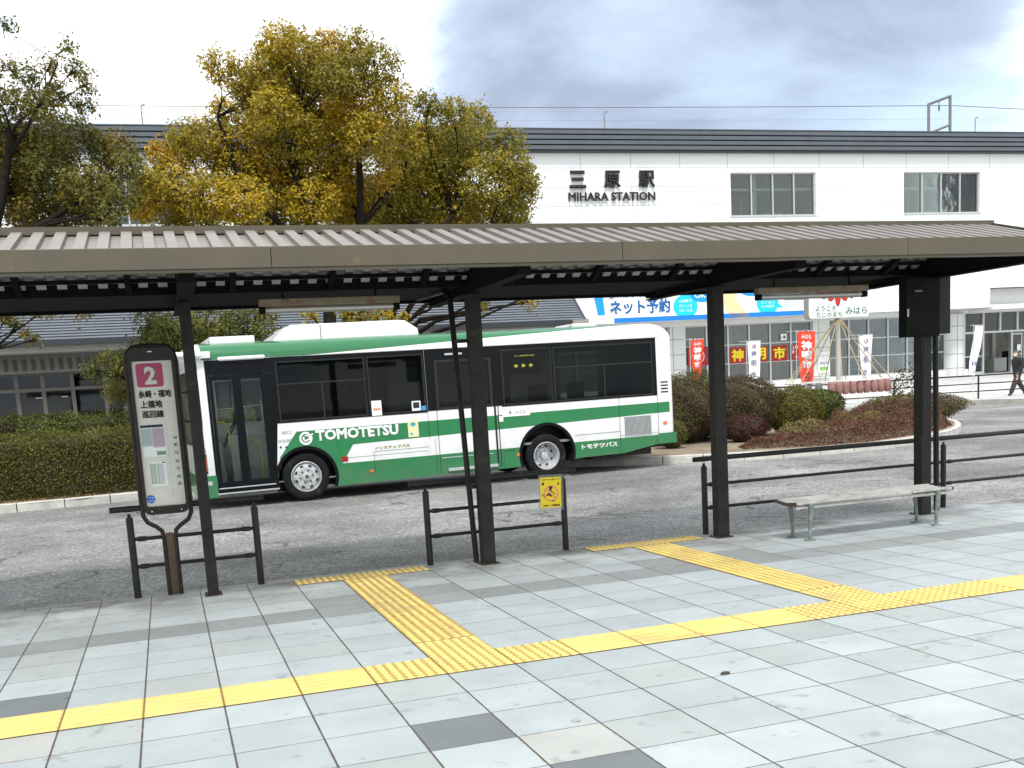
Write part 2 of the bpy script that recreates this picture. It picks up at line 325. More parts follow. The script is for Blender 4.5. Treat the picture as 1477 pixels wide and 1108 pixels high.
M['yellow'] = mat('yellow tactile block', (0.72, 0.55, 0.17), 0.7, noise=(3, 0.16), stain=(2.6, (0.42, 0.33, 0.17), 0.50, 0.80), bump=(150, 0.3, 0.002))
M['yellow_base'] = mat('yellow block grooves', (0.42, 0.29, 0.09), 0.8, noise=(9, 0.15)); M['grout'] = mat('brown grout', (0.16, 0.11, 0.05), 0.9)
def build_tactile():
    b = MB(); zz = lambda y: pave_z(y) + 0.004
    def sheet(x0, x1, y0, y1, m=2, dz=0.0):
        b.add([(x0, y0, zz(y0) + dz), (x1, y0, zz(y0) + dz), (x1, y1, zz(y1) + dz), (x0, y1, zz(y1) + dz)], [(0, 1, 2, 3)], m)
    def bar(x0, x1, y0, y1):
        w = 0.006; h = 0.006; z0, z1 = zz(y0), zz(y1)
        b.add([(x0, y0, z0), (x1, y0, z0), (x1, y1, z1), (x0, y1, z1), (x0 + w, y0 + w, z0 + h), (x1 - w, y0 + w, z0 + h), (x1 - w, y1 - w, z1 + h), (x0 + w, y1 - w, z1 + h)],
              [(4, 5, 6, 7), (0, 1, 5, 4), (1, 2, 6, 5), (2, 3, 7, 6), (3, 0, 4, 7)], 0)
    def dots(x0, y0, nx, ny, px, py):
        for i in range(nx):
            for j in range(ny):
                cx = x0 + (i + .5) * px; cy = y0 + (j + .5) * py; z = zz(cy); r = 0.023
                pts = [(cx + r * math.cos(a * math.pi / 4), cy + r * math.sin(a * math.pi / 4), z) for a in range(8)] + [(cx + r * .6 * math.cos(a * math.pi / 4), cy + r * .6 * math.sin(a * math.pi / 4), z + 0.006) for a in range(8)]
                b.add(pts, [(8, 9, 10, 11, 12, 13, 14, 15)] + [(a, (a + 1) % 8, 8 + (a + 1) % 8, 8 + a) for a in range(8)], 0)
    for i in range(-18, 48):
        sheet(i * .4, i * .4 + .4, 0, .4)
        b.add([(i * .4 - .003, 0, zz(0) + .001), (i * .4 + .003, 0, zz(0) + .001), (i * .4 + .003, .4, zz(.4) + .001), (i * .4 - .003, .4, zz(.4) + .001)], [(0, 1, 2, 3)], 1)
        if 4 <= i < 7 or 11 <= i < 15: dots(i * .4, 0, 7, 7, .4 / 7, .4 / 7)
        else:
            for k in range(5): bar(i * .4 + .006, i * .4 + .394, .012 + k * .078, .012 + k * .078 + .058)
    for bi in (5, 12):
        x0 = bi * .4
        sheet(x0, x0 + .4, .4, 3.56)
        dots(x0, .4, 7, 7, .4 / 7, .4 / 7)
        y = .83
        while y < 3.5:
            y1 = min(y + .28, 3.55)
            for k in range(6): bar(x0 + .014 + k * .065, x0 + .014 + k * .065 + .036, y, y1)
            b.add([(x0, y - .014, zz(y) + .001), (x0 + .4, y - .014, zz(y) + .001), (x0 + .4, y - .009, zz(y) + .001), (x0, y - .009, zz(y) + .001)], [(0, 1, 2, 3)], 1)
            y += .3
        sheet(x0 - .4, x0 + .8, 3.56, 3.84); dots(x0 - .4, 3.57, 20, 4, .06, .064)
    tag(b.build('tactile_paving', ['yellow', 'grout', 'yellow_base']), kind='structure')
build_tactile()

def asphalt():
    m = bpy.data.materials.new('worn asphalt'); m.use_nodes = True; t = m.node_tree; n = t.nodes; l = t.links; p = n['Principled BSDF']
    p.inputs['Roughness'].default_value = 0.85; geo = n.new('ShaderNodeNewGeometry')
    def tx(scale, det=6, ro=0.6, d=0):
        x = n.new('ShaderNodeTexNoise'); x.inputs['Scale'].default_value = scale; x.inputs['Detail'].default_value = det; x.inputs['Roughness'].default_value = ro; x.inputs['Distortion'].default_value = d
        l.new(geo.outputs['Position'], x.inputs['Vector']); return x.outputs[0]
    def rng_(f, a, b, c, d):
        r = n.new('ShaderNodeMapRange'); r.inputs[1].default_value = a; r.inputs[2].default_value = b; r.inputs[3].default_value = c; r.inputs[4].default_value = d; l.new(f, r.inputs[0]); return r.outputs[0]
    def mt(op, a, b):
        x = n.new('ShaderNodeMath'); x.operation = op
        for i, v in enumerate((a, b)):
            if isinstance(v, (int, float)): x.inputs[i].default_value = v
            else: l.new(v, x.inputs[i])
        return x.outputs[0]
    vo = n.new('ShaderNodeTexVoronoi'); vo.inputs['Scale'].default_value = 62; l.new(geo.outputs['Position'], vo.inputs['Vector'])
    sp = n.new('ShaderNodeSeparateColor'); l.new(vo.outputs['Color'], sp.inputs[0])
    spk = rng_(sp.outputs[0], 0.2, 1.0, 0.58, 1.55)
    vo2 = n.new('ShaderNodeTexVoronoi'); vo2.inputs['Scale'].default_value = 24; l.new(geo.outputs['Position'], vo2.inputs['Vector'])
    sp2 = n.new('ShaderNodeSeparateColor'); l.new(vo2.outputs['Color'], sp2.inputs[0]); spk = mt('MULTIPLY', spk, rng_(sp2.outputs[1], 0, 1, 0.78, 1.22))
    patch = mt('MULTIPLY', rng_(tx(0.33, 6, 0.62, 0.4), 0.35, 0.65, 0.68, 1.34), rng_(tx(1.6, 6), 0.3, 0.7, 0.86, 1.14))
    mp2 = n.new('ShaderNodeMapping'); mp2.inputs['Scale'].default_value = (0.12, 1.0, 1.0); l.new(geo.outputs['Position'], mp2.inputs[0])
    st = n.new('ShaderNodeTexNoise'); st.inputs['Scale'].default_value = 0.9; st.inputs['Detail'].default_value = 5; l.new(mp2.outputs[0], st.inputs['Vector'])
    patch = mt('MULTIPLY', patch, rng_(st.outputs[0], 0.3, 0.7, 0.82, 1.18))
    # cracks
    wv = n.new('ShaderNodeVectorMath'); wv.operation = 'ADD'; nd = n.new('ShaderNodeTexNoise'); nd.inputs['Scale'].default_value = 1.6; nd.inputs['Detail'].default_value = 7; l.new(geo.outputs['Position'], nd.inputs['Vector'])
    l.new(geo.outputs['Position'], wv.inputs[0]); l.new(nd.outputs['Color'], wv.inputs[1])
    cr = n.new('ShaderNodeTexVoronoi'); cr.feature = 'DISTANCE_TO_EDGE'; cr.inputs['Scale'].default_value = 0.42; l.new(wv.outputs[0], cr.inputs['Vector'])
    ck = mt('MULTIPLY', rng_(cr.outputs['Distance'], 0.004, 0.016, 1.0, 0.0), rng_(tx(0.6, 3), 0.49, 0.56, 0, .9))
    tone = mt('MULTIPLY', mt('MULTIPLY', spk, patch), rng_(ck, 0, 1, 1, 0.35))
    v = n.new('ShaderNodeVectorMath'); v.operation = 'SCALE'; v.inputs[0].default_value = (0.212, 0.211, 0.204); l.new(tone, v.inputs['Scale']); l.new(v.outputs[0], p.inputs['Base Color'])
    b = n.new('ShaderNodeBump'); b.inputs['Strength'].default_value = 0.5; b.inputs['Distance'].default_value = 0.006
    l.new(mt('SUBTRACT', spk, mt('MULTIPLY', ck, 3.0)), b.inputs['Height']); l.new(b.outputs[0], p.inputs['Normal']); return m
M['asphalt'] = asphalt()
ZR = -0.12
rd = MB(); rd.add([(-300, -120, -0.40), (400, -120, -0.40), (400, 400, -0.40), (-300, 400, -0.40)], [(0, 1, 2, 3)]); tag(rd.build('ground', mat('bare ground', (0.25, 0.24, 0.22), 0.9)), kind='structure')
rd = MB(); rd.add([(-60, 3.95, ZR), (110, 3.95, ZR), (110, 60, ZR), (-60, 60, ZR)], [(0, 1, 2, 3)]); tag(rd.build('road', 'asphalt'), kind='structure')

def kerb_line(name, pts, w, zt, zb, stone=0.6, gap=0.008, left=True, m='concrete'):
    """kerb stones along a polyline: one mesh, a joint between stones; the road face is on pts"""
    P = [Vector((a, b, 0)) for a, b in pts]; L = [0]
    for i in range(len(P) - 1): L.append(L[-1] + (P[i + 1] - P[i]).length)
    def at(s):
        s = min(max(s, 0), L[-1] - 1e-6)
        for i in range(len(P) - 1):
            if s <= L[i + 1]:
                f = (s - L[i]) / (L[i + 1] - L[i]); return P[i].lerp(P[i + 1], f)
    b = MB(); s = 0
    while s < L[-1] - 0.05:
        a, c = at(s), at(min(s + stone - gap, L[-1] - 0.001)); d = (c - a).normalized(); nrm = Vector((-d.y, d.x, 0)) * (1 if left else -1)
        # neighbours share the mitre direction closely enough for gentle curves
        ch = 0.015
        pr = [(0, zb), (0, zt - ch), (ch, zt), (w, zt), (w, zb)]
        vs = [a + nrm * o_ + Vector((0, 0, z)) for o_, z in pr] + [c + nrm * o_ + Vector((0, 0, z)) for o_, z in pr]
        b.add(vs, [(4, 3, 2, 1, 0), (5, 6, 7, 8, 9)] + [(i, (i + 1) % 5, 5 + (i + 1) % 5, 5 + i) for i in range(5)]); s += stone
    return tag(b.build(name, m), kind='structure')
def smooth_line(pts, n=6):
    out_ = []
    for i in range(len(pts) - 1):
        p0 = pts[max(i - 1, 0)]; p1 = pts[i]; p2 = pts[i + 1]; p3 = pts[min(i + 2, len(pts) - 1)]
        for k in range(n):
            t = k / n
            out_.append(tuple(0.5 * ((2 * p1[j]) + (-p0[j] + p2[j]) * t + (2 * p0[j] - 5 * p1[j] + 4 * p2[j] - p3[j]) * t * t + (-p0[j] + 3 * p1[j] - 3 * p2[j] + p3[j]) * t ** 3) for j in (0, 1)))
    return out_ + [pts[-1]]
M['kerb_pave'] = mat('granular kerb', (0.34, 0.33, 0.31), 0.95, noise=(30, 0.35), bump=(90, 0.6, 0.004), stain=(3, (0.12, 0.11, 0.10), 0.55, 0.7))
kerb_line('kerb', [(40, 3.985), (-12, 3.985)], 0.123, 0.0, -0.3, left=False if False else True, m='kerb_pave') if False else kerb_line('kerb', [(-12, 3.985), (40, 3.985)], 0.123, 0.0, -0.3, left=False, m='kerb_pave')

ISL = smooth_line([(-30, 14.6), (-12, 14.75), (-2.3, 14.9), (0, 15.25), (4.5, 15.45), (7.3, 15.2), (8.4, 14.5), (9.1, 13.75), (9.7, 13.4), (10.6, 13.0), (12.0, 12.35), (14.3, 12.25), (15.9, 12.8), (17.6, 13.75), (19.0, 15.0), (20.6, 17.0), (21.0, 18.6), (20.8, 20.6), (19.0, 22.6), (14, 23.2), (-30, 23.2)], 8)
M['kerb_pale'] = mat('pale kerb stone', (0.52, 0.51, 0.47), 0.9, noise=(5, 0.18), bump=(60, 0.5, 0.004), stain=(2.2, (0.30, 0.29, 0.26), 0.58, 0.78))
kerb_line('island_kerb', ISL, 0.14, 0.04, ZR - 0.1, stone=0.8, gap=.018, m='kerb_pale')
M['soil'] = mat('dry soil', (0.27, 0.215, 0.15), 0.95, noise=(3, 0.3), bump=(25, 0.8, 0.03), stain=(1.6, (0.12, 0.10, 0.06), 0.5, 0.7))
b = MB(); tris = tessellate_polygon([[Vector((x, y, 0)) for x, y in ISL]]); b.add([(x, y, 0.022) for x, y in ISL], [tuple(t_) for t_ in tris])
tag(b.build('island_soil', 'soil'), kind='structure')

# forecourt before the station, rising gently to the doors
M['court'] = mat('pale forecourt paving', (0.50, 0.50, 0.49), 0.75, noise=(0.8, 0.10), stain=(0.5, (0.36, 0.36, 0.35), 0.5, 0.7))
FK = smooth_line([(-40, 25.5), (6, 25.5), (18, 26.6), (24, 27.8), (28, 27.7), (29.45, 27.1), (30.5, 24.7), (32.5, 21.5), (36, 18.5), (60, 12)], 6)
kerb_line('far_kerb', FK, 0.18, 0.07, ZR - 0.1, stone=1.0, left=True)
def court_z(y): return 0.06 if y < 30.5 else 0.06 + 0.64 * (y - 30.5) / (45.9 - 30.5)
b = MB(); pl = [(x, y, 0.06) for x, y in FK] + [(100, 30.5, 0.06), (-40, 30.5, 0.06)]
tris = tessellate_polygon([[Vector(p) for p in pl]]); b.add(pl, [tuple(t_) for t_ in tris])
b.add([(-40, 30.5, 0.06), (100, 30.5, 0.06), (100, 52, court_z(52)), (-40, 52, court_z(52))], [(0, 1, 2, 3)])
tag(b.build('forecourt', 'court'), kind='structure')

# ================================================================ STATION BUILDING
YF, YG = 44.0, 46.0
def panel_mat(name, col, x0, px, z0, pz, line=(0.55, 0.55, 0.55)):
    m = bpy.data.materials.new(name); m.use_nodes = True; t = m.node_tree; n = t.nodes; l = t.links; p = n['Principled BSDF']; p.inputs['Roughness'].default_value = 0.45
    geo = n.new('ShaderNodeNewGeometry'); sp = n.new('ShaderNodeSeparateXYZ'); l.new(geo.outputs['Position'], sp.inputs[0])
    def mt(op, a, b):
        x = n.new('ShaderNodeMath'); x.operation = op
        for i, v in enumerate((a, b)):
            if isinstance(v, (int, float)): x.inputs[i].default_value = v
            else: l.new(v, x.inputs[i])
        return x.outputs[0]
    def e(c, o_, s):
        f = mt('FRACT', mt('DIVIDE', mt('SUBTRACT', c, o_ - 100 * s), s), 0); return mt('MULTIPLY', mt('MINIMUM', f, mt('SUBTRACT', 1.0, f)), s)
    d = mt('MINIMUM', e(sp.outputs[0], x0, px), e(sp.outputs[2], z0, pz))
    r = n.new('ShaderNodeMapRange'); r.inputs[1].default_value = 0.012; r.inputs[2].default_value = 0.03; l.new(d, r.inputs[0])
    nz = n.new('ShaderNodeTexNoise'); nz.inputs['Scale'].default_value = 0.5; nz.inputs['Detail'].default_value = 6; l.new(geo.outputs['Position'], nz.inputs['Vector'])
    r2 = n.new('ShaderNodeMapRange'); r2.inputs[3].default_value = 0.96; r2.inputs[4].default_value = 1.03; l.new(nz.outputs[0], r2.inputs[0])
    v = n.new('ShaderNodeVectorMath'); v.operation = 'SCALE'; v.inputs[0].default_value = col; l.new(r2.outputs[0], v.inputs['Scale'])
    mx_ = n.new('ShaderNodeMix'); mx_.data_type = 'RGBA'; l.new(r.outputs[0], mx_.inputs['Factor']); mx_.inputs['A'].default_value = (*line, 1); l.new(v.outputs[0], mx_.inputs['B'])
    l.new(mx_.outputs['Result'], p.inputs['Base Color']); bp = n.new('ShaderNodeBump'); bp.inputs['Distance'].default_value = 0.01; l.new(r.outputs[0], bp.inputs['Height']); l.new(bp.outputs[0], p.inputs['Normal'])
    return m
M['panel'] = panel_mat('white cladding panels', (0.83, 0.835, 0.83), 21.84, 2.72, 12.25, 0.93)
M['tilewall'] = panel_mat('white pier tiles', (0.66, 0.68, 0.66), 0.4, 0.82, 0.3, 0.82, (0.3, 0.3, 0.3))
M['plainwhite'] = mat('white soffit', (0.74, 0.74, 0.72), 0.6, noise=(0.7, 0.05))
M['darkroof'] = mat('slate grey fascia metal', (0.10, 0.115, 0.132), 0.4, noise=(1.5, 0.12), metal=0.2)
M['darkroof2'] = mat('slate grey fascia groove', (0.045, 0.05, 0.058), 0.5)
M['grey_frame'] = mat('aluminium window frame', (0.52, 0.54, 0.53), 0.4, metal=0.5)
M['inwall'] = mat('station interior wall', (0.55, 0.53, 0.48), 0.8, noise=(0.5, 0.5)); M['inceil'] = mat('station interior ceiling', (0.62, 0.60, 0.55), 0.8)
M['indark'] = mat('dark interior', (0.035, 0.034, 0.032), 0.8, noise=(1.5, 0.5))
st = thing('station_building', (0, 0, 0), 'long white station building with dark grey stepped roof edge and glazed ground floor', 'station')
WX = [(-24.0, -18.9), (-13.2, -8.1), (-2.5, 2.6), (8.35, 13.45), (30.14, 35.22), (40.72, 45.72), (51.9, 57.0), (62.8, 67.9)]
WZ = (9.80, 12.02)
fr = lambda u, v, d: (u, YF + d, v)
XL, XR = -45, 85
outer = [(XL, 4.5), (46.47, 4.5), (46.47, 5.6), (XR, 5.6), (XR, 13.0), (XL, 13.0)]
b = MB(); b.plate(outer, [[(a, WZ[0]), (c, WZ[0]), (c, WZ[1]), (a, WZ[1])] for a, c in WX], fr, 0.35)
b.build('wall', 'panel', st)
b = MB(); b.box(XL, 46.4, YF + .352, YG + .2, 4.5, 4.62); b.box(46.47, XR, YF + .9, YF + 1.1, 4.75, 5.6)
b.prism([(46.47, YF - .2, 4.36), (46.47, YF + .9, 4.36), (46.47, YF + .9, 4.75), (46.47, YF - .2, 4.5)], (38, 0, 0)); b.box(46.3, 46.47, YF + .36, YF + 1.1, 4.5, 5.6)
b.box(XL, XR, YG - .25, YG + .2, 4.28, 4.498); b.box(46.48, XR, YF + .91, YG + .2, 4.30, 4.74)
b.build('soffit', 'plainwhite', st)
b = MB(); z = 13.0; yy = YF - .45
b.box(XL, XR, yy + .12, YF + 3, 12.98, 13.06, 1)
for k in range(4):
    b.box(XL, XR, yy + .03 * k, YF + 3, z + .07, z + .24, 0); b.box(XL, XR, yy + .03 * k + .06, YF + 3, z + .24, z + .275, 1); z += 0.255
b.box(XL, XR, yy + .16, YF + 9, z + .05, z + .10, 0); b.build('roof', ['darkroof', 'darkroof2'], st)
b = MB(); b.box(XL, XR, YF + 8.5, YF + 9, 0.3, 13.9); b.box(XL, XL + .3, YF + .36, YF + 8.5, .3, 13.0); b.box(XR - .3, XR, YF + .36, YF + 8.5, .3, 13); b.build('rear_wall', 'inwall', st)
for (a, c) in WX:
    wb = MB(); w = 0.06
    wb.box(a - .02, c + .02, YF + .12, YF + .30, WZ[0] - .002, WZ[0] + w); wb.box(a, c, YF + .12, YF + .30, WZ[1] - w, WZ[1] + .001)
    for k in range(5):
        x = a + (c - a) * k / 4; x = min(max(x, a + .04), c - .04); wb.box(x - .035, x + .035, YF + .10, YF + .31, WZ[0] + w, WZ[1] - w)
    wb.box(a - .06, c + .06, YF - .05, YF + .1, WZ[0] - .06, WZ[0] - .003)
    wf = wb.build('window', 'grey_frame', st)
    g = MB(); g.box(a + .04, c - .04, YF + .19, YF + .2, WZ[0] + w, WZ[1] - w); g.build('pane', 'win_glass', wf)
b = MB()                                     # upper corridor seen through the windows
b.box(XL + .4, XR - .4, YF + 2.9, YF + 3.1, 8.9, 12.9, 0); b.box(XL + .4, XR - .4, YF + .4, YF + 4.2, 12.6, 12.7, 1); b.box(XL + .4, XR - .4, YF + .36, YF + 4.2, 9.0, 9.1, 0)
b.box(XL + .4, XR - .4, YF + .55, YF + .6, 11.18, 11.30, 2)
for a, c in WX:
    b.box(a + .35, a + .55, YF + 1.0, YF + 1.3, 9.1, 12.6, 2); b.box(a + 1.55, a + 1.95, YF + .8, YF + 1.0, 9.1, 12.6, 2); b.box(a + 3.1, a + 4.3, YF + 2.2, YF + 2.3, 9.1, 10.3, 2)
    b.box(a + 1.4, a + 1.5, YF + 1.6, YF + 1.7, 9.1, 10.9, 2); b.box(a + 2.6, a + 3.3, YF + 2.8, YF + 2.89, 9.1, 11.4, 3); b.box(a + .7, a + 1.3, YF + 2.8, YF + 2.89, 9.1, 11.2, 3); b.box(a + .78, a + 1.22, YF + 2.7, YF + 2.79, 9.2, 11.1, 2)
    b.box(a + 4.2, a + 4.9, YF + 1.5, YF + 2.0, 9.1, 10.1, 3)
b.build('upper_interior', [pc('corridor wall', (.16, .18, .17), .7, noise=(.7, .6)), pc('corridor ceiling', (.25, .27, .26)), 'plainwhite', 'indark'], st)
# ground floor glazing, bay by bay
b = MB(); b.box(XL, XR, YG - .18, YG + .3, 0.3, 0.62); b.box(15.4, 46.6, YG - .10, YG + .2, .622, 1.02); b.build('plinth', 'plainwhite', st)
b = MB()
for x0, x1 in [(27.2, 28.1), (36.05, 37.10), (15.3, 16.4), (57.5, 58.6)]: MB().box(x0, x1, YG - .22, YG + .3, 1.022, 4.278).build('pier', 'tilewall', st)
b.lathe((45.6, YG + .05, 0.62), (0, 0, 1), [(0.62, 0), (0.62, 3.658)], 28); b.build('round_pier', 'tilewall', st, smooth=40)
bays = [(16.45, 27.15, 8), (28.15, 36.0, 6), (37.15, 44.95, 6)]
for x0, x1, nb in bays:
    f = MB(); g = MB(); w = .045
    for k in range(nb + 1):
        x = x0 + (x1 - x0) * k / nb; f.box(x - w, x + w, YG - .08, YG + .1, 1.022, 4.278)
    for z in (1.05, 2.12, 3.15, 4.25): f.box(x0, x1, YG - .05, YG + .07, z - .028, z + .028)
    wf = f.build('window', 'grey_frame', st); g.box(x0 + .01, x1 - .01, YG + .0, YG + .012, 1.05, 4.25); g.build('pane', 'bld_glass', wf)
# entrance bay with doors on the right
f = MB(); w = .06; xs = [46.3, 47.65, 48.85, 50.1, 51.3, 52.5, 53.7, 54.9, 56.1, 57.4]
for x in xs: f.box(x - w, x + w, YG - .1, YG + .12, 3.2, 4.28)
for x in (46.3, 47.65, 49.7, 51.4, 53.1, 54.8, 57.4): f.box(x - w, x + w, YG - .1, YG + .12, .62, 3.1)
f.box(46.24, 57.5, YG - .12, YG + .14, 3.08, 3.2); f.box(46.3, 47.6, YG - .05, YG + .05, 1.7, 1.78); f.box(46.3, 47.6, YG - .08, YG + .08, .62, .82)
wf = f.build('entrance_frame', 'grey_frame', st); g = MB(); g.box(46.31, 57.4, YG, YG + .012, 3.2, 4.26); g.box(46.31, 47.6, YG, YG + .012, .82, 3.08); g.build('pane', 'bld_glass', wf)
for k, x in enumerate((49.7, 50.55, 53.1, 53.95)):
    d = MB(); d.box(x + .06, x + .12, YG - .04, YG + .04, .70, 3.0); d.box(x + .72, x + .79, YG - .04, YG + .04, .70, 3.0); d.box(x + .12, x + .72, YG - .04, YG + .04, .70, .86); d.box(x + .12, x + .72, YG - .04, YG + .04, 2.92, 3.0); d.box(x + .12, x + .72, YG - .05, YG + .05, 1.72, 1.80)
    do = d.build('door', 'grey_frame', st); g = MB(); g.box(x + .12, x + .72, YG - .005, YG + .005, .86, 2.92); g.build('pane', 'bld_glass', do)
b = MB(); b.box(XL, XR, YG + 5.0, YG + 5.2, .3, 4.6, 0); b.box(XL, XR, YG + .3, YG + 5, .6, .68, 0); b.box(15.3, XR, YG + .25, YG + 5, 4.4, 4.48, 1)
for x in np.arange(17, 60, 3.1): b.box(x, x + .25, YG + 3.2, YG + 3.5, .68, 4.4, 2)
for k in range(26):
    x = 17 + k * 1.55 + random.random(); h = random.choice((0.9, 1.3, 1.9, 2.4)); b.box(x, x + random.uniform(.4, 1.2), YG + 2.2, YG + 2.8, .68, .68 + h, random.choice((2, 3, 3, 4, 5)))
b.box(37.2, 40.7, YG + .7, YG + .75, .8, 4.2, 3); b.box(37.3, 38.7, YG + .4, YG + .5, .9, 2.05, 5); b.box(38.9, 39.3, YG + .4, YG + .5, .9, 2.3, 4); b.box(39.5, 40.5, YG + .4, YG + .5, .9, 2.0, 4); b.box(39.6, 40.4, YG + .36, YG + .39, 1.3, 1.8, 2); b.box(34.8, 36, YG + .7, YG + .75, 3.2, 4.2, 3); b.box(28.2, 29.6, YG + .7, YG + .75, .8, 4.2, 3); b.box(42.3, 45, YG + .42, YG + .46, 1.1, 4.2, 2); b.box(46.4, 48.4, YG + 1.2, YG + 1.3, 1.0, 4.0, 3)
b.build('concourse_interior', ['inwall', 'inceil', 'plainwhite', 'indark', pc('display teal', (0.10, 0.22, 0.22)), pc('display orange', (0.4, 0.22, 0.05))], st)

def raised_text(body, x0, z0, x1, z1, parent, bold=.05, d=.12, y=YF, m='ink', name='lettering'):
    return text(body, (x0, z0, x1, z1), lambda u, v, dd: (u, y - dd, v), m, parent, name=name, bold=bold, depth=d, lift=.06)
for ch, x0, x1 in (('三', 21.15, 22.05), ('原', 23.00, 23.92), ('駅', 24.88, 25.82)): raised_text(ch, x0, 11.25, x1, 12.12, st, bold=.045)
raised_text('MIHARA STATION', 21.06, 10.62, 25.80, 11.06, st, bold=.035)
raised_text('JR', 17.6, 11.3, 18.9, 12.1, st, bold=.03, d=.04, m=pc('railway blue', (0.01, 0.10, 0.50)))

# advertising banner over the concourse windows
ad = thing('advertising_banner', (0, YF, 0), 'wide white and blue ticket booking banner with tan hand drawing above the station windows', 'banner')
pc('ad_white', (0.84, 0.85, 0.85)); pc('ad_blue', (0.0, 0.19, 0.72)); pc('ad_text_blue', (0.0, 0.11, 0.36)); pc('ad_cyan', (0.0, 0.55, 0.78)); pc('ad_tan', (0.80, 0.60, 0.34)); pc('ad_mid', (0.0, 0.30, 0.80))
f0 = lambda u, v, d: (u, -d, v)
def disc(b, cx, cz, rx, rz, d, m=0, n=28, a0=0): b.add([f0(cx + rx * math.cos(a0 + 2 * math.pi * k / n), cz + rz * math.sin(a0 + 2 * math.pi * k / n), d) for k in range(n)], [tuple(range(n))], m)
def rect(b, x0, x1, z0, z1, d, m=0): b.add([f0(x0, z0, d), f0(x1, z0, d), f0(x1, z1, d), f0(x0, z1, d)], [(0, 1, 2, 3)], m)
b = MB(); b.box(23.3, 34.85, -.06, -.001, 4.76, 8.2); b.build('sheet', 'ad_white', ad)
b = MB(); b.box(23.3, 34.85, -.07, -.001, 4.52, 4.757); b.build('border', 'ad_blue', ad)
b = MB()
for k in range(8): rect(b, 22.25 + .02 * k, 22.72 + .01 * k, 5.72 - .11 * k, 5.83 - .11 * k, .02)
rect(b, 22.25, 22.70, 5.83, 7.5, .02); b.build('blue_mark', 'ad_mid', ad)
text('ネット予約', (23.05, 4.93, 26.45, 5.68), f0, 'ad_text_blue', ad, bold=.035, lift=.066)
text('新幹線も特急列車も', (23.05, 5.76, 26.3, 6.12), f0, 'ad_text_blue', ad, bold=.02, lift=.066)
b = MB(); disc(b, 27.32, 5.22, .70, .62, .066); b.build('speech_balloon', 'ad_cyan', ad); b = MB(); disc(b, 32.15, 5.20, .66, .58, .066); b.add([f0(32.6, 5.0, .067), f0(33.1, 4.92, .067), f0(32.7, 5.3, .067)], [(0, 1, 2)]); b.build('speech_balloon', 'ad_cyan', ad)
b = MB(); disc(b, 28.3, 5.95, .75, .55, .072); b.build('speech_balloon', 'ad_mid', ad); b = MB(); disc(b, 31.2, 6.0, .72, .38, .072); b.build('speech_balloon', 'ad_mid', ad)
text('OK!', (27.85, 5.62, 28.6, 5.92), f0, 'ad_white', ad, bold=.03, lift=.078); text('できる!', (30.7, 5.78, 31.8, 6.05), f0, 'ad_white', ad, bold=.03, lift=.078)
for q, z in (('e5489で', 5.42), ('ポイントが', 5.17), ('たまる・つかえる', 4.93)): text(q, (26.95, z, 27.7, z + .16), f0, 'ad_white', ad, bold=.01, lift=.074)
for q, z in (('駅で', 5.40), ('らくらく', 5.18), ('きっぷの受取り', 4.98)): text(q, (31.75, z, 32.55, z + .15), f0, 'ad_white', ad, bold=.01, lift=.074)
b = MB(); b.add([f0(*p, .070) for p in ((29.45, 8), (29.5, 6.2), (29.35, 5.6), (29.55, 5.1), (29.8, 4.72), (30.0, 4.55), (30.55, 4.50), (31.1, 4.55), (30.7, 4.95), (30.35, 5.3), (30.25, 5.8), (30.35, 6.4), (30.3, 8))], [tuple(range(13))]); b.build('hand_drawing', 'ad_tan', ad)
b = MB(); rect(b, 28.75, 29.45, 5.15, 5.22, .068); rect(b, 28.65, 29.2, 5.3, 5.36, .068); rect(b, 33.15, 34.6, 5.33, 5.36, .068); b.build('drawn_lines', 'ink', ad)
b = MB(); rect(b, 34.2, 34.75, 5.40, 5.75, .068); b.build('blue_box', 'ad_text_blue', ad)
text('JRおでかけネット', (33.1, 5.45, 34.1, 5.66), f0, 'ad_text_blue', ad, bold=.008, lift=.068)
for k in range(4): text('新幹線・特急列車のご予約', (33.1, 4.88 + k * .1, 34.6, 4.94 + k * .1), f0, 'ad_mid', ad, bold=.0, lift=.068)

# red event boards inside the windows
pc('board_red', (0.36, 0.008, 0.012)); pc('board_yellow', (0.95, 0.75, 0.02))
for (x0, x1, z0, z1, t_, lab) in [(30.81, 31.80, 2.13, 3.0, '神', 'dark red board with a yellow kanji, leftmost full square beside the pillar post'), (32.2, 33.2, 2.13, 3.0, '明', 'dark red board with yellow kanji half hidden by the white banner'),
                                  (33.44, 34.42, 2.13, 3.0, '市', 'dark red square board with yellow kanji between white banner and red banner'), (34.71, 35.75, 2.13, 3.0, None, 'dark red board with white dates behind the large red banner'), (28.27, 29.5, 2.1, 3.15, 'o', 'dark red board with a pale ring behind the small red banner by the bus')]:
    e = thing('event_board', (0, YG - .06, 0), lab, 'board', 'red event boards in the concourse windows')
    b = MB(); b.box(x0, x1, -.03, 0, z0, z1); b.build('panel', 'board_red', e)
    if t_ == 'o':
        b = MB(); b.lathe(((x0 + x1) / 2, -.035, (z0 + z1) / 2), (0, -1, 0), [(.36, 0), (.36, .01), (.40, .01), (.40, 0)], 28); b.build('ring', 'sign_white', e)
    elif t_: text(t_, (x0 + .13, z0 + .1, x1 - .1, z1 - .08), f0, 'board_yellow', e, bold=.045, lift=.033)
    else:
        text('2月', (x0 + .06, z1 - .25, x0 + .4, z1 - .06), f0, 'sign_white', e, bold=.01, lift=.033); text('6・7・8', (x0 + .05, z0 + .36, x1 - .08, z0 + .62), f0, 'sign_white', e, bold=.03, lift=.033)
        text('みはら神明市', (x0 + .2, z0 + .1, x1 - .1, z0 + .24), f0, 'sign_white', e, bold=.0, lift=.033)
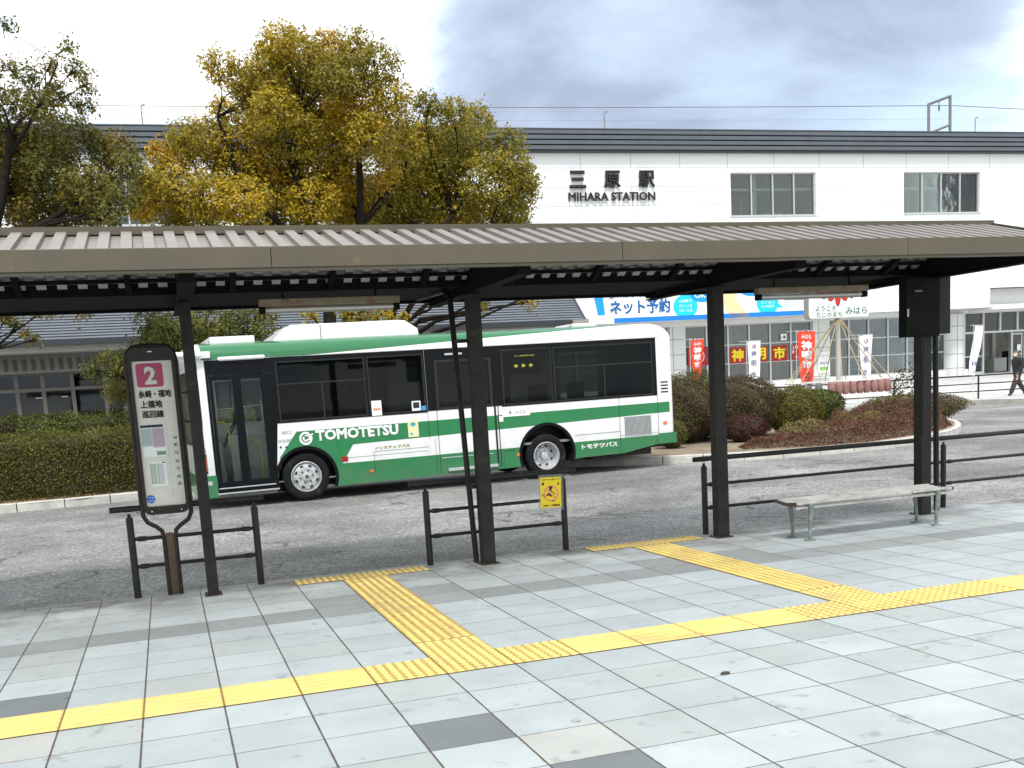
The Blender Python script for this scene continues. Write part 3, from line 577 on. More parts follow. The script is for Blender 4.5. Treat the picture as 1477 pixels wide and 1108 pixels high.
e = thing('arrow_sign', (0, YG - .06, 0), 'small pale sign with a black arrow high in the concourse window', 'sign')
b = MB(); b.box(34.05, 34.42, -.02, 0, 3.27, 3.62); b.build('panel', 'sign_white', e); text('→', (34.10, 3.33, 34.38, 3.56), f0, 'ink', e, bold=.04, lift=.023)
e = thing('round_display', (43.0, YG + .38, 1.66), 'large grey round ring display with a mounted photo behind the station glass', 'display')
b = MB(); b.lathe((0, 0, 0), (0, 1, 0), [(1.2, -.1), (1.2, .04), (1.10, .04), (1.10, -.1), (1.2, -.1)], 48); b.build('ring', 'ink', e, smooth=40)
b = MB(); b.lathe((0, .03, 0), (0, -1, 0), [(1.13, 0), (0, 0.0)], 48); b.build('disc', pc('display grey', (0.16, 0.16, 0.155)), e)
b = MB(); b.box(-.7, .8, -.03, .0, -.35, .55); b.build('photo', 'sign_white', e); b = MB(); b.box(-.45, .7, -.045, -.032, -.1, .42); b.box(-.3, .1, -.05, -.033, -.2, .2); b.build('photo_print', 'indark', e)
e = thing('poster', (36.3, YG - .24, 1.3), 'pale poster with a green strip on the pillar right of the red banner', 'poster')
b = MB(); b.box(0, .75, -.02, 0, 0, 1.2); b.build('sheet', 'sign_white', e); b = MB(); b.box(.1, .65, -.026, -.021, .15, .35); b.build('strip', pc('leaf green print', (0.2, 0.5, 0.08)), e); b = MB(); b.box(.1, .65, -.026, -.021, .5, .62); b.box(.1, .65, -.026, -.021, .95, .98); b.build('print', pc('grey print', (0.35, 0.4, 0.45)), e)
for k, x in enumerate((50.1, 54.2)):
    e = MB().box(x, x + .26, YG - .07, YG - .06, 1.95, 2.32).build('notice', 'sign_white'); tag(e, ('white paper notice on the left entrance door', 'white paper notice on the entrance doors further right, near the frame edge')[k], 'notice', 'paper notices on the entrance doors')

# rooftop things
M['steel'] = mat('galvanised steel', (0.20, 0.20, 0.20), 0.5, metal=0.4)
e = thing('catenary_frame', (46.9, 50, 13.55), 'dark steel catenary frame standing above the station roof', 'railway frame')
b = MB(); b.tube([(0, 0, 0), (0, 0, 3.74)], .09, 8); b.tube([(1.55, 0, 0), (1.55, 0, 4.24)], .09, 8); b.build('upright', 'steel', e)
b = MB(); b.tube([(0, 0, 3.7), (1.55, 0, 4.2)], .08, 8); b.tube([(0, 0, 1.98 + .0), (1.55, 0, 2.5)], .07, 8); b.build('crossbar', 'steel', e)
b = MB(); b.tube([(.75, 0, 3.95), (.75, 0, 3.3)], .03, 6); b.lathe((.75, 0, 3.35), (0, 0, 1), [(.03, 0), (.08, .05), (.03, .1), (.08, .15), (.03, .2), (.08, .25), (.03, .3)], 10); b.build('insulator', 'steel', e)
for (x, h, lab) in ((25.55, 1.05, 'thin hooked lamp pole on the station roof above the station name'), (.8, 1.1, 'thin pole on the station roof between the two left trees'), (50.3, 1.0, 'small hooked pole right of the steel frame on the roof')):
    e = thing('roof_pole', (x, 50, 15.5), lab, 'pole'); b = MB(); b.tube([(0, 0, -1.7), (0, 0, h - .1), (.06, 0, h), (.2, 0, h)], .03, 6); b.build('pole', 'steel', e); b = MB(); b.box(-.25, .25, -.2, .2, -1.7, .12); b.build('base', 'steel', e)
def sag(p, q, s, n=24): return [Vector(p).lerp(Vector(q), k / n) - Vector((0, 0, s * 4 * (k / n) * (1 - k / n))) for k in range(n + 1)]
e = MB().tube(sag((-44, 50, 16.6), (48.45, 50, 17.2), .35, 40) + sag((48.45, 50, 17.2), (95, 50, 16.9), .3, 20)[1:], .022, 5).build('overhead_wire', 'steel'); tag(e, 'long thin overhead railway wire crossing the sky above the station', 'wire')
b = MB()
b.tube(sag((-44, 51, 16.15), (48.45, 50, 16.4), .25, 40), .006, 4); e = b.build('overhead_wire', 'steel'); tag(e, 'fainter lower overhead wire just above the station roof', 'wire')

PIV = Matrix.Translation((33, 44, 0)) @ Matrix.Rotation(R(-3.05), 4, 'Z') @ Matrix.Translation((-33, -44, 0))
bpy.context.view_layer.update()
for o in list(COL.objects):
    if o.parent is None and o.name.split('.')[0] in ('station_building', 'advertising_banner', 'event_board', 'arrow_sign', 'round_display', 'poster', 'notice', 'catenary_frame', 'roof_pole', 'overhead_wire'):
        o.matrix_world = PIV @ o.matrix_world
# ================================================================ LOW BUILDING (left, tiled metal roof)
lb = thing('low_building', (0, 0, 0), 'low shopfront with ribbed blue grey metal roof behind the hedges and the bus', 'building')
M['ribroof'] = mat('blue grey metal roofing', (0.145, 0.162, 0.19), 0.38, metal=0.25, noise=(1.5, 0.08)); M['ribgap'] = mat('roofing step', (0.03, 0.035, 0.045), 0.6)
M['eavewhite'] = mat('pale eave board', (0.30, 0.29, 0.265), 0.6, noise=(2, 0.08)); M['slatgrey'] = mat('grey band', (0.15, 0.143, 0.132), 0.6, noise=(2, 0.1)); M['slatdark'] = mat('band slot', (0.05, 0.047, 0.044), 0.7)  # eave and band colours lowered: shade under the overhang is painted in
b = MB(); X0, X1 = -22.0, 15.08; y0, z0, y1, z1 = 29.0, 3.76, 32.9, 6.92; nrib = 34; dy = (y1 - y0) / nrib; dz = (z1 - z0) / nrib; nx, nz_ = -dz, dy; ln = math.hypot(dy, dz); nx /= ln; nz_ /= ln
for k in range(nrib):
    a = (y0 + dy * k, z0 + dz * k); h = .045; big = (k % 9 == 5)
    p = [(0.0, 0), (0.08, h), (0.70, h * .8), (0.78, 0.0), (1.0, -.03 if big else 0)]
    pr = [(a[0] + dy * t_ + nx * hh, a[1] + dz * t_ + nz_ * hh) for t_, hh in p]
    n0 = len(b.v); b.add([(X0, yy_, zz_) for yy_, zz_ in pr] + [(X1, yy_, zz_) for yy_, zz_ in pr], [])
    for i in range(4): b.f.append([n0 + i, n0 + 5 + i, n0 + 6 + i, n0 + 1 + i]); b.m.append(1 if i >= 3 else 0)
b.prism([(X0, y0, z0 - .03), (X0, y1, z1 - .03), (X0, y1 + 3.9, z0 - .03)], (X1 - X0 - .05, 0, 0), 0); b.build('roof', ['ribroof', 'ribgap'], lb)
b = MB(); b.prism([(X1 - .0, y0 - .1, z0 - .06), (X1, y1, z1 + .08), (X1, y1, z1 - .1), (X1, y0 + .2, z0 - .12)], (.12, 0, 0)); b.box(X0, X1 - .55, y0 - .12, y0 + .05, z0 - .14, z0 + .02); b.build('gutter', 'ribgap', lb)
b = MB(); b.box(X0, X1 - .4, y0 + .06, y0 + .3, 3.42, 3.66); b.box(X1 - .45, X1 + .14, y0 - .15, y0 + .6, 3.48, 3.78); b.build('eave', 'eavewhite', lb)
b = MB(); b.box(X0, X1 - .6, y0 + .72, y0 + 1.3, 2.84, 3.418, 0)
x = X0
while x < X1 - .7: b.box(x, x + .10, y0 + .67, y0 + .72, 2.93, 3.26, 1); x += .26
b.build('slat_band', ['slatgrey', 'slatdark'], lb)
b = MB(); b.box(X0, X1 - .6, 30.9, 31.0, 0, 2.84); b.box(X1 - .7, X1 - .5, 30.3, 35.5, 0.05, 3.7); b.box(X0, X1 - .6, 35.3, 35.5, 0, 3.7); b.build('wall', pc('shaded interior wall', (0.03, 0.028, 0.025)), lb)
f = MB()
for x in (-3.55, -2.8, -1.95, -1.0, -.45, .35, 1.2, 2.0, 2.9, -4.5, -5.4, -6.3): f.box(x - .06, x + .06, 29.98, 30.1, .05, 2.84)
f.box(X0, 8, 29.96, 30.12, 2.28, 2.38); f.box(X0, 8, 29.96, 30.12, 2.78, 2.838); f.box(X0, -3.6, 29.96, 30.12, 1.02, 1.10)
wf = f.build('shopfront', pc('darkened frame', (0.10, 0.092, 0.08), .5), lb); g = MB(); g.box(X0, 8, 30.03, 30.04, .06, 2.83); g.build('pane', 'dark_glass', wf)  # frame colour also darkened to carry the overhang's shade
b = MB(); b.box(8.0, X1 - .8, 30.0, 30.2, .05, 2.84); b.build('side_wall', 'slatgrey', lb)
for k, x in enumerate((-3.1, -2.35)): tag(MB().box(x, x + .18, 30.5, 30.6, 2.08, 2.11).build('ceiling_lamp', mat('lit lamp', (1, 1, 1), emit=((1, .95, .85), 2.5))), ('small lit ceiling lamp behind the leftmost shop door', 'small lit ceiling lamp behind the second shop door')[k], 'lamp', 'lit lamps in the low shopfront')

M['rustwood_m'] = mat('rusty foot plate', (0.045, 0.032, 0.024), 0.8, noise=(25, .4), stain=(20, (0.13, 0.05, 0.02), .5, .65))
# ================================================================ BUS SHELTER
sh = thing('bus_shelter', (0, 0, 0), 'long open bus shelter with ribbed taupe metal gable roof on dark posts', 'shelter')
SX0, SX1, YFr, YRd, YBk, ZE, ZD = -6.05, 8.64, 2.10, 3.10, 5.02, 2.622, 2.892
def deck(P_, off=0.0, h=.034, pitch=.15):
    """ribbed sheet running along X; P_ = profile points (y, z) across the roof"""
    b = MB(); prof = [(0.0, 0), (.070, 0), (.073, h), (.147, h), (.15, 0)]; xs = []; x = SX0 + .02
    while x < SX1 - .16:
        xs += [(x + a, c) for a, c in prof]; x += pitch
    n = len(xs); m_ = len(P_); nr = []
    for j in range(m_):
        y0, z0 = P_[max(j - 1, 0)]; y1, z1 = P_[min(j + 1, m_ - 1)]; L_ = math.hypot(y1 - y0, z1 - z0); nr.append((-(z1 - z0) / L_, (y1 - y0) / L_))
    for j, (y, z) in enumerate(P_): b.v += [(a, y + nr[j][0] * (c + off), z + nr[j][1] * (c + off)) for a, c in xs]
    for j in range(m_ - 1):
        for i in range(n - 1): b.f.append([j * n + i, j * n + i + 1, (j + 1) * n + i + 1, (j + 1) * n + i]); b.m.append(0)
    return b
deck([(YFr + .01, ZE), (YRd - .02, ZD)]).build('roof_deck', 'deck', sh); deck([(YRd + .02, ZD), (YBk - .01, 2.60)]).build('roof_deck', 'deck', sh)
deck([(YFr + .05, ZE - .004), (YRd - .02, ZD - .004)]).build('roof_soffit', 'deck_under', sh)
deck([(3.16, 2.79), (3.60, 2.545)], h=.030).build('roof_soffit', 'deck_under', sh)
b = MB(); b.box(SX0, SX1, YRd - .05, YRd - .042, 2.889 + .008, 2.955); b.prism([(SX0, YRd - .042, 2.945), (SX0, YRd - .042, 2.955), (SX0, YRd + .05, 2.968), (SX0, YRd + .14, 2.955), (SX0, YRd + .14, 2.90), (SX0, YRd + .13, 2.90), (SX0, YRd + .13, 2.945)], (SX1 - SX0, 0, 0)); b.box(SX0, SX1, YRd - .02, YRd + .02, 2.84, 2.944); b.build('ridge_cap', 'fascia', sh)
for yA, yB in ((YFr - .045, YFr), (YBk, YBk + .045)):
    x = SX0; k = 0
    b = MB()
    while x < SX1:
        x2 = min(x + (2.66 if k else 2.2), SX1); b.bbox(x, x2 - .004, yA, yB, 2.515, 2.658, .004); x = x2; k += 1
    b.box(SX0, SX1, min(yA, yB) + .012, max(yA, yB) + .03, 2.495, 2.513, 0); b.build('fascia', 'fascia', sh)
b = MB()
b.prism([(SX1 - .03, YFr, ZE - .03), (SX1 - .03, YRd, ZD - .03), (SX1 - .03, YRd, ZD + .05), (SX1 - .03, YFr, ZE + .05)], (.03, 0, 0)); b.prism([(SX1 - .03, YBk, 2.56), (SX1 - .03, YRd, ZD - .03), (SX1 - .03, YRd, ZD + .05), (SX1 - .03, YBk, 2.65)], (.03, 0, 0))
b.build('verge_trim', 'fascia', sh)
b = MB()
for y, z in ((2.35, 2.67), (2.75, 2.775)): b.box(SX0 + .05, SX1 - .05, y - .022, y + .022, z - .065, z - .008)
b.box(SX0 + .05, SX1 - .05, 3.42, 3.46, 2.585, 2.615); b.box(SX0 + .05, SX1 - .05, 3.27, 3.31, 2.79, 2.83); b.build('purlins', 'beam', sh)
b = MB(); b.box(SX0, SX1, 3.60, YBk - .005, 2.515, 2.535); b.box(SX0, SX1, 3.57, 3.60, 2.50, 2.60); b.box(SX0, SX1, YBk - .07, YBk - .006, 2.49, 2.5145); b.box(SX0, SX1, YFr + .02, YFr + .09, 2.515, 2.57); b.build('gutter', 'beam', sh)
for x in [-.31 + .8035 * k for k in range(-7, 12)]:
    if x > SX1 - .1: continue
    b = MB(); b.prism([(x - .024, 3.14, 2.785), (x - .024, 3.598, 2.53), (x - .024, 3.57, 2.495), (x - .024, 3.12, 2.73)], (.048, 0, 0)); b.build('rafter', 'beam', sh)
PX = [(-3.99, .10), (-1.54, .10), (.903, .092), (3.353, .118), (5.79, .12), (8.22, .125)]
for x, w in PX:
    b = MB(); b.prism([(x - .05, YFr + .05, 2.452), (x - .05, YBk - .05, 2.462), (x - .05, YBk - .05, 2.488), (x - .05, 3.62, 2.514), (x - .05, 3.56, 2.56), (x - .05, YRd, 2.86), (x - .05, YFr + .25, 2.60), (x - .05, YFr + .05, 2.50)], (.10, 0, 0))
    b.box(x - .062, x + .062, YFr + .06, YBk - .06, 2.440, 2.4515); b.build('beam', 'beam', sh)
    b = MB(); b.bbox(x - w / 2, x + w / 2, 3.575 - w / 2, 3.575 + w / 2, -.05, 2.439, .006); b.box(x - w / 2 - .001, x - w * .12, 3.575 - w / 2 - .003, 3.575 - w / 2 + .01, .02, 2.43); p_ = b.build('post', 'post', sh)
    b = MB(); b.bbox(x - w * .78, x + w * .78, 3.575 - w * .78, 3.575 + w * .78, .0, .012, .003)
    for sx in (-1, 1):
        for sy in (-1, 1): b.lathe((x + sx * w * .62, 3.575 + sy * w * .62, .012), (0, 0, 1), [(.009, 0), (.009, .010), (0, .011)], 6)
    b.build('foot_plate', 'rustwood_m', sh)
b = MB(); b.tube([(3.283, 3.725, 0.0), (3.195, 3.74, 2.42), (3.19, 3.9, 2.50), (3.19, 4.95, 2.53)], .026, 12); b.build('downpipe', 'post', sh, smooth=50)
MB().box(3.25, 3.31, 3.63, 3.75, .70, .74).build('pipe_bracket', 'rail', sh); MB().box(3.20, 3.31, 3.63, 3.75, 2.02, 2.05).build('pipe_bracket', 'rail', sh)
b = MB(); b.tube([(8.53, 3.72, 0.0), (8.50, 3.72, 2.5), (8.50, 4.95, 2.53)], .03, 12); b.build('downpipe', 'post', sh, smooth=50)

M['lampbox'] = mat('stained cream lamp housing', (0.20, 0.165, 0.11), 0.55, noise=(8, 0.25), stain=(9, (0.16, 0.07, 0.025), 0.52, 0.66))
M['tube_white'] = mat('unlit tube', (0.6, 0.6, 0.56), 0.3)
for x0, x1, y, z, lab in ((1.50, 2.69, 3.58, 2.335, 'stained cream fluorescent lamp fitting under the shelter roof above the bus front'), (6.23, 7.50, 3.55, 2.305, 'long fluorescent lamp fitting with open tube under the roof near the black box')):
    e = thing('fluorescent_lamp', (x0, y, z), lab, 'lamp', 'tube lamps under the shelter roof'); Lh = x1 - x0
    b = MB(); b.bbox(0, Lh, -.05, .05, .045, .105, .008); b.build('housing', 'lampbox', e)
    b = MB(); b.tube([(.05, 0, .018), (Lh - .05, 0, .018)], .014, 10); b.build('tube', 'tube_white', e, smooth=50)
    MB().box(.0, .045, -.03, .03, -.012, .044).build('socket', 'beam', e); MB().box(Lh - .045, Lh, -.03, .03, -.012, .044).build('socket', 'beam', e)
    b = MB(); b.box(.05, Lh - .05, .03, .034, -.01, .043); b.build('reflector', 'eavewhite', e)
    b = MB(); b.tube([(.2, 0, .10), (.2, 0, .26)], .008, 6); b.tube([(Lh - .2, 0, .10), (Lh - .2, 0, .26)], .008, 6); b.build('hanger', 'beam', e)
e = thing('control_box', (7.83, 3.38, 1.865), 'black electrical cabinet with small grey nameplate fixed high on the far shelter post', 'cabinet')
pc('boxblack', (0.007, 0.008, 0.006), .7, spec=.12, noise=(5, .3))
b = MB(); b.bbox(0, .44, 0, .085, 0, .60, .006); b.build('body', 'boxblack', e); b = MB(); b.box(.012, .428, -.012, -.001, .012, .588); b.build('door', 'boxblack', e)
b = MB(); b.bbox(.445, .60, .03, .13, .02, .60, .005); b.build('side_cover', 'post', e)
b = MB(); b.box(.12, .21, -.016, -.013, .445, .463); b.build('nameplate', 'slatgrey', e); b = MB(); b.bbox(.02, .034, -.03, -.013, .20, .28, .004); b.build('handle', 'grey_frame', e)
b = MB(); b.tube([(.30, .05, 0), (.30, .06, -.06), (.315, .09, -.2), (.315, .10, -1.0)], .011, 8); b.build('conduit', 'post', e)

# ================================================================ GUARD RAILS
def railing(x0, x1, posts, lab, ends=True):
    e = thing('guard_rail', (posts[0], 3.865, 0), lab, 'railing', 'dark tube railings along the kerb'); o0 = posts[0]
    b = MB(); b.tube([(x0 - o0, 0, .768), (x1 - o0, 0, .768)], .0255, 14); b.build('top_rail', 'rail', e, smooth=50)
    for x in posts:
        b = MB(); b.lathe((x - o0, 0, -.05), (0, 0, 1), [(0, 0), (.030, 0), (.030, .735), (.026, .745), (.014, .75), (.014, .775), (.0, .776)], 14); b.build('post', 'rail', e, smooth=40)
        b = MB(); b.tube([(x - o0 - .035, 0, .768), (x - o0 + .035, 0, .768)], .0275, 14); b.box(x - o0 - .008, x - o0 + .008, -.0285, -.02, .758, .778); b.build('saddle', 'rail', e, smooth=50)
    for p, q in zip(posts[:-1], posts[1:]):
        for z in (.505, .268):
            b = MB(); b.tube([(p - o0 + .02, 0, z), (q - o0 - .02, 0, z)], .0165, 12); b.build('rail', 'rail', e, smooth=50)
            for xx, s in ((p, 1), (q, -1)): MB().tube([(xx - o0 + s * .035, 0, z), (xx - o0 + s * .06, 0, z), (xx - o0 + s * .11, 0, z), (xx - o0 + s * .125, 0, z)], [.012, .023, .022, .0165], 12).build('socket', 'rail', e, smooth=50)
    return e
railing(.14, 1.41, [.290, 1.325], 'short dark tube railing behind the round topped bus stop sign')
railing(2.72, 4.37, [2.874, 4.238], 'short dark tube railing carrying the yellow notice in the middle')
railing(5.66, 17.9, [5.775, 8.745, 11.72, 14.7, 17.68], 'long dark tube railing running behind the bench to the right edge')

# ================================================================ BENCH
e = thing('bench', (7.01, 2.94, pave_z(2.94)), 'weathered backless bench with pale worn slats and greenish cast legs', 'bench')
M['oldwood'] = mat('weathered wood', (0.40, 0.39, 0.37), 0.8, noise=(7, 0.30), stain=(11, (0.13, 0.10, 0.07), 0.60, 0.72), bump=(40, 0.6, 0.004))
M['verdigris'] = mat('verdigris cast metal', (0.145, 0.185, 0.165), 0.6, noise=(18, 0.4), stain=(14, (0.30, 0.36, 0.33), 0.52, 0.7), bump=(50, 0.5, 0.003))
M['rustwood'] = mat('dark slat ends', (0.06, 0.045, 0.035), 0.85, noise=(20, .4))
for k, (y, z) in enumerate(((-.150, .372), (-.088, .366), (-.026, .360), (.036, .362), (.098, .369), (.158, .378))):
    b = MB(); b.bbox(-.885, .885, y - .0245, y + .0245, z - .024, z, .007); sl_ = b.build('slat', 'oldwood', e, smooth=30); b = MB(); b.bbox(-.899, -.886, y - .027, y + .027, z - .03, z + .002, .004); b.build('end_cap', 'rustwood', sl_); b = MB(); b.bbox(.886, .899, y - .027, y + .027, z - .03, z + .002, .004); b.build('end_cap', 'rustwood', sl_)
b = MB(); b.bbox(-.885, .885, -.155, -.135, .305, .335, .005); b.build('stretcher', 'oldwood', e)
for x in (-.73, .72):
    b = MB(); pts = [(-.165, .352), (-.17, .30), (-.150, .18), (-.138, .06), (-.145, .0)]
    def leg(pts): b.tube([(x, a, c) for a, c in pts], [.026, .024, .018, .016, .02], 10)
    leg(pts); leg([(-a, c) for a, c in pts])
    b.tube([(x, -.16, .335), (x, -.11, .325), (x, -.05, .300), (x, 0, .292), (x, .05, .300), (x, .11, .325), (x, .16, .335)], [.02, .024, .022, .02, .022, .024, .02], 10)
    for s in (-1, 1): b.bbox(x - .045, x + .045, s * .145 - .03, s * .145 + .03, -.004, .014, .005)
    b.build('leg_frame', 'verdigris', e, smooth=45)

# ================================================================ BUS STOP SIGN
e = thing('bus_stop_sign', (.60, 3.80, 0), 'tall brown framed bus stop sign with a white 2 on pink and timetables', 'bus stop sign')
M['signframe'] = mat('sign frame brown', (0.024, 0.017, 0.013), 0.4, spec=.3, noise=(20, 0.35), stain=(16, (0.10, 0.075, 0.05), .62, .72)); M['signpanel'] = mat('yellowed sign face', (0.68, 0.67, 0.60), 0.5, noise=(6, 0.08), stain=(5, (0.50, 0.45, 0.34), 0.58, 0.78))
def rrect(x0, x1, z0, z1, r, n=6):
    P_ = []
    for cx, cz, a0 in ((x1 - r, z1 - r, 0), (x0 + r, z1 - r, 90), (x0 + r, z0 + r, 180), (x1 - r, z0 + r, 270)):
        P_ += [(cx + r * math.cos(R(a0 + 90 * k / n)), cz + r * math.sin(R(a0 + 90 * k / n))) for k in range(n + 1)]
    return P_
fs_ = lambda u, v, d: (u, d, v)
b = MB(); b.plate(rrect(-.19, .19, .705, 2.10, .07), [rrect(-.155, .160, .775, 1.99, .012, 2)], fs_, .07); b.build('frame', 'signframe', e)
path = [(-.047, 0, -.03), (-.047, 0, .50), (-.057, 0, .56), (-.10, 0, .60), (-.165, 0, .64), (-.195, 0, .70), (-.20, 0, .80), (-.20, 0, 1.98), (-.185, 0, 2.06), (-.14, 0, 2.105), (-.08, 0, 2.115)]
b = MB(); b.tube([(a, .035, c) for a, _, c in path + [(-a, 0, c) for a, _, c in reversed(path)]], .019, 12, caps=True); b.build('pole', 'signframe', e, smooth=50)
b = MB(); b.box(-.030, .030, .028, .044, 0, .54); b.build('infill_plate', pc('brown infill', (0.085, 0.05, 0.025), .5, noise=(8, .3)), e)
b = MB(); b.box(-.156, .161, .022, .05, .774, 1.991); pn = b.build('face', 'signpanel', e)
b = MB()
for a, c in ((-.12, .735), (.12, .735), (-.09, .70), (.10, .70)): b.lathe((a, -.001, c), (0, -1, 0), [(.006, 0), (.006, .004), (0, .004)], 8)
b.box(-.02, .015, -.004, 0, 2.062, 2.07); b.build('rivet', 'alu', e)
fp = lambda u, v, d: (u, .022 - d, v)
pc('badge_pink', (0.42, 0.055, 0.15)); pc('table_mint', (0.48, 0.60, 0.58)); pc('table_lilac', (0.58, 0.45, 0.56)); pc('table_green', (0.15, 0.33, 0.19)); pc('sticker_blue', (0.02, 0.13, 0.55)); pc('grey_ink', (0.16, 0.16, 0.15))
b = MB(); q = rrect(-.128, .085, 1.775, 1.972, .025); b.poly([fp(u, v, .002) for u, v in q]); b.build('number_badge', 'badge_pink', e)
text('2', (-.068, 1.795, .035, 1.952), fp, 'signpanel', e, name='number', bold=.06, lift=.004, depth=.001)
for s_, u0, u1, v0, v1 in (('糸崎・福地', -.128, .135, 1.686, 1.750), ('上福地', -.120, .055, 1.600, 1.665), ('巡回線', -.116, .06, 1.518, 1.582)): text(s_, (u0, v0, u1, v1), fp, 'ink', e, bold=.035, lift=.003, depth=.001)
b = MB()
def pr(u0, u1, v0, v1, m, d=.002): b.add([fp(u0, v0, d), fp(u1, v0, d), fp(u1, v1, d), fp(u0, v1, d)], [(0, 1, 2, 3)], m)
pr(-.14, .045, 1.195, 1.465, 0); pr(-.14, .04, 1.440, 1.462, 1, .003); pr(-.138, -.055, 1.29, 1.435, 2, .003); pr(-.05, .043, 1.27, 1.435, 3, .003); pr(-.03, .042, 1.205, 1.238, 4, .003)
for k in range(14): pr(-.136, .04, 1.285 + k * .0105, 1.287 + k * .0105, 5, .0035)
for k in range(9): pr(-.13 + k * .02, -.128 + k * .02, 1.28, 1.435, 5, .0036)
pr(-.10, .035, .945, 1.155, 0, .003)
for k in range(18): pr(-.088, -.045, .965 + k * .0095, .970 + k * .0095, 4, .004); pr(-.03, .012, .965 + k * .0095, .968 + k * .0095, 5, .004)
pr(-.094, -.09, .96, 1.14, 1, .004); pr(-.036, -.032, .96, 1.14, 1, .004); pr(0.0, .03, 1.138, 1.146, 1, .004)
for k in range(30): pr(.064, .07, .85 + k * .0215, .853 + k * .0215, 1, .003); pr(.10 + .003 * (k % 3), .106, .86 + k * .0208, .863 + k * .0208, 1, .003)
b.build('timetable', ['sign_white', 'ink', 'table_mint', 'table_lilac', 'table_green', 'grey_ink'], e)
for k, (s_, v0) in enumerate((('みはら駅前', 1.33), ('城町', 1.27), ('円一町', 1.20), ('宮沖', 1.13), ('古浜', 1.07), ('糸崎港', 1.0), ('福地', .94))): text(s_, (.112, v0, .140, v0 + .018 * 1.6), fp, 'grey_ink', e, bold=.01, lift=.003, depth=.001, name='stop_list')
b = MB(); b.add([fp(-.118 + .035 * math.cos(a * math.pi / 12), .838 + .035 * math.sin(a * math.pi / 12), .003) for a in range(24)], [tuple(range(24))]); b.build('sticker', 'sticker_blue', e)
text('バス', (-.14, .842, -.095, .858), fp, 'sign_white', e, bold=.02, lift=.005, depth=.001); text('のりば', (-.142, .818, -.093, .832), fp, 'sign_white', e, bold=.02, lift=.005, depth=.001)

# ================================================================ YELLOW NOTICE
e = thing('yellow_notice', (3.985, 3.825, .437), 'yellow no skateboarding notice in a clear sleeve hung on the middle railing', 'notice'); e.rotation_euler = (0, R(1.5), 0)
pc('notice_yellow', (0.86, 0.66, 0.01)); pc('salmon', (0.85, 0.32, 0.16)); pc('maroon_ink', (0.10, 0.015, 0.03))
b = MB(); b.box(0, .212, -.003, 0, 0, .292); b.build('sheet', 'notice_yellow', e)
b = MB(); b.box(-.018, .235, .001, .003, -.03, .318); b.build('sleeve', glass('clear sleeve', (.9, .9, .9), 1.3, base=(.6, .6, .6), see=.85), e)
fy = lambda u, v, d: (u, -.003 - d, v)
text('スケートボード', (.015, .258, .198, .280), fy, 'ink', e, bold=.03, depth=.0008, lift=.001); text('禁', (.014, .215, .040, .245), fy, 'ink', e, bold=.04, depth=.0008, lift=.001); text('止', (.172, .215, .198, .245), fy, 'ink', e, bold=.04, depth=.0008, lift=.001)
text('三原市・三原警察署', (.02, .010, .195, .030), fy, 'ink', e, bold=.03, depth=.0008, lift=.001)
b = MB(); c_ = (.108, .135); 
ring = [(c_[0] + r_ * math.cos(a * math.pi / 18), c_[1] + r_ * math.sin(a * math.pi / 18)) for r_ in (.078, .062) for a in range(36)]
b.add([fy(u, v, .0012) for u, v in ring], [(a, (a + 1) % 36, 36 + (a + 1) % 36, 36 + a) for a in range(36)])
b.add([fy(c_[0] - .052, c_[1] + .042, .003), fy(c_[0] - .042, c_[1] + .052, .003), fy(c_[0] + .052, c_[1] - .042, .003), fy(c_[0] + .042, c_[1] - .052, .003)], [(0, 1, 2, 3)]); b.build('prohibition_ring', 'salmon', e)
b = MB()
for P_ in ([(.085, .205), (.128, .208), (.118, .180), (.108, .155), (.092, .165)], [(.055, .125), (.075, .135), (.10, .145), (.118, .118), (.11, .10), (.085, .118), (.07, .108)], [(.098, .163), (.104, .168), (.152, .128), (.148, .122)], [(.012, .125), (.018, .13), (.045, .11), (.04, .103)], [(.11, .07), (.15, .062), (.15, .054), (.108, .062)]): b.add([fy(u, v, .002) for u, v in P_], [tuple(range(len(P_)))])
b.build('rider_symbol', 'maroon_ink', e)

for (x, y, s_, lab) in ((3.295, -.786, 1.0, 'small brown lump of dry leaves lying on a tile joint right of centre'), (2.31, -1.13, .8, 'grey chip of broken tile by the dark tile at the bottom edge')):
    bm = bmesh.new(); bmesh.ops.create_icosphere(bm, subdivisions=2, radius=.018 * s_)
    for v_ in bm.verts: v_.co = Vector((v_.co.x * 1.6, v_.co.y * .9, v_.co.z * .45)) * random.uniform(.75, 1.3)
    nm = 'dry_leaf' if s_ == 1.0 else 'tile_chip'
    me = bpy.data.meshes.new(nm); bm.to_mesh(me); bm.free(); me.materials.append(M['rustwood' if s_ == 1.0 else 'concrete']); o = bpy.data.objects.new(nm, me); COL.objects.link(o); o.location = (x, y, pave_z(y) + .005); tag(o, lab, 'leaf' if s_ == 1.0 else 'chip')

# ================================================================ BUS
bus = thing('bus', (1.135, 12.075, ZR), 'white and green city bus parked with its door side towards the stop', 'bus'); bus.rotation_euler = (0, -0.0079, R(3.21))
BW = 2.28; AC = [(1.72, .385, .515), (6.165, .385 + .03, .545)]
def arch(cx, cz, r, zb, rev=False, n=18):
    a0 = math.asin((zb - cz) / r); P_ = [(cx + r * math.cos(a), cz + r * math.sin(a)) for a in np.linspace(a0, math.pi - a0, n)]
    return P_[::-1] if not rev else P_
def skirt_path():        # bottom edge from front to rear
    p = [(.30, .24), (1.19, .24)]
    p += arch(*AC[0], .215); p += [(2.30, .20), (5.60, .215)]; p += arch(*AC[1], .235); p += [(6.74, .276), (7.75, .285), (8.50, .40), (8.78, .42)]
    return p
side_out = skirt_path() + [(8.78, 2.42), (.12, 2.42), (.12, .24)]
dr = [(.27, .30), (1.215, .30), (1.29, 1.32), (1.29, 2.36), (.27, 2.36)]
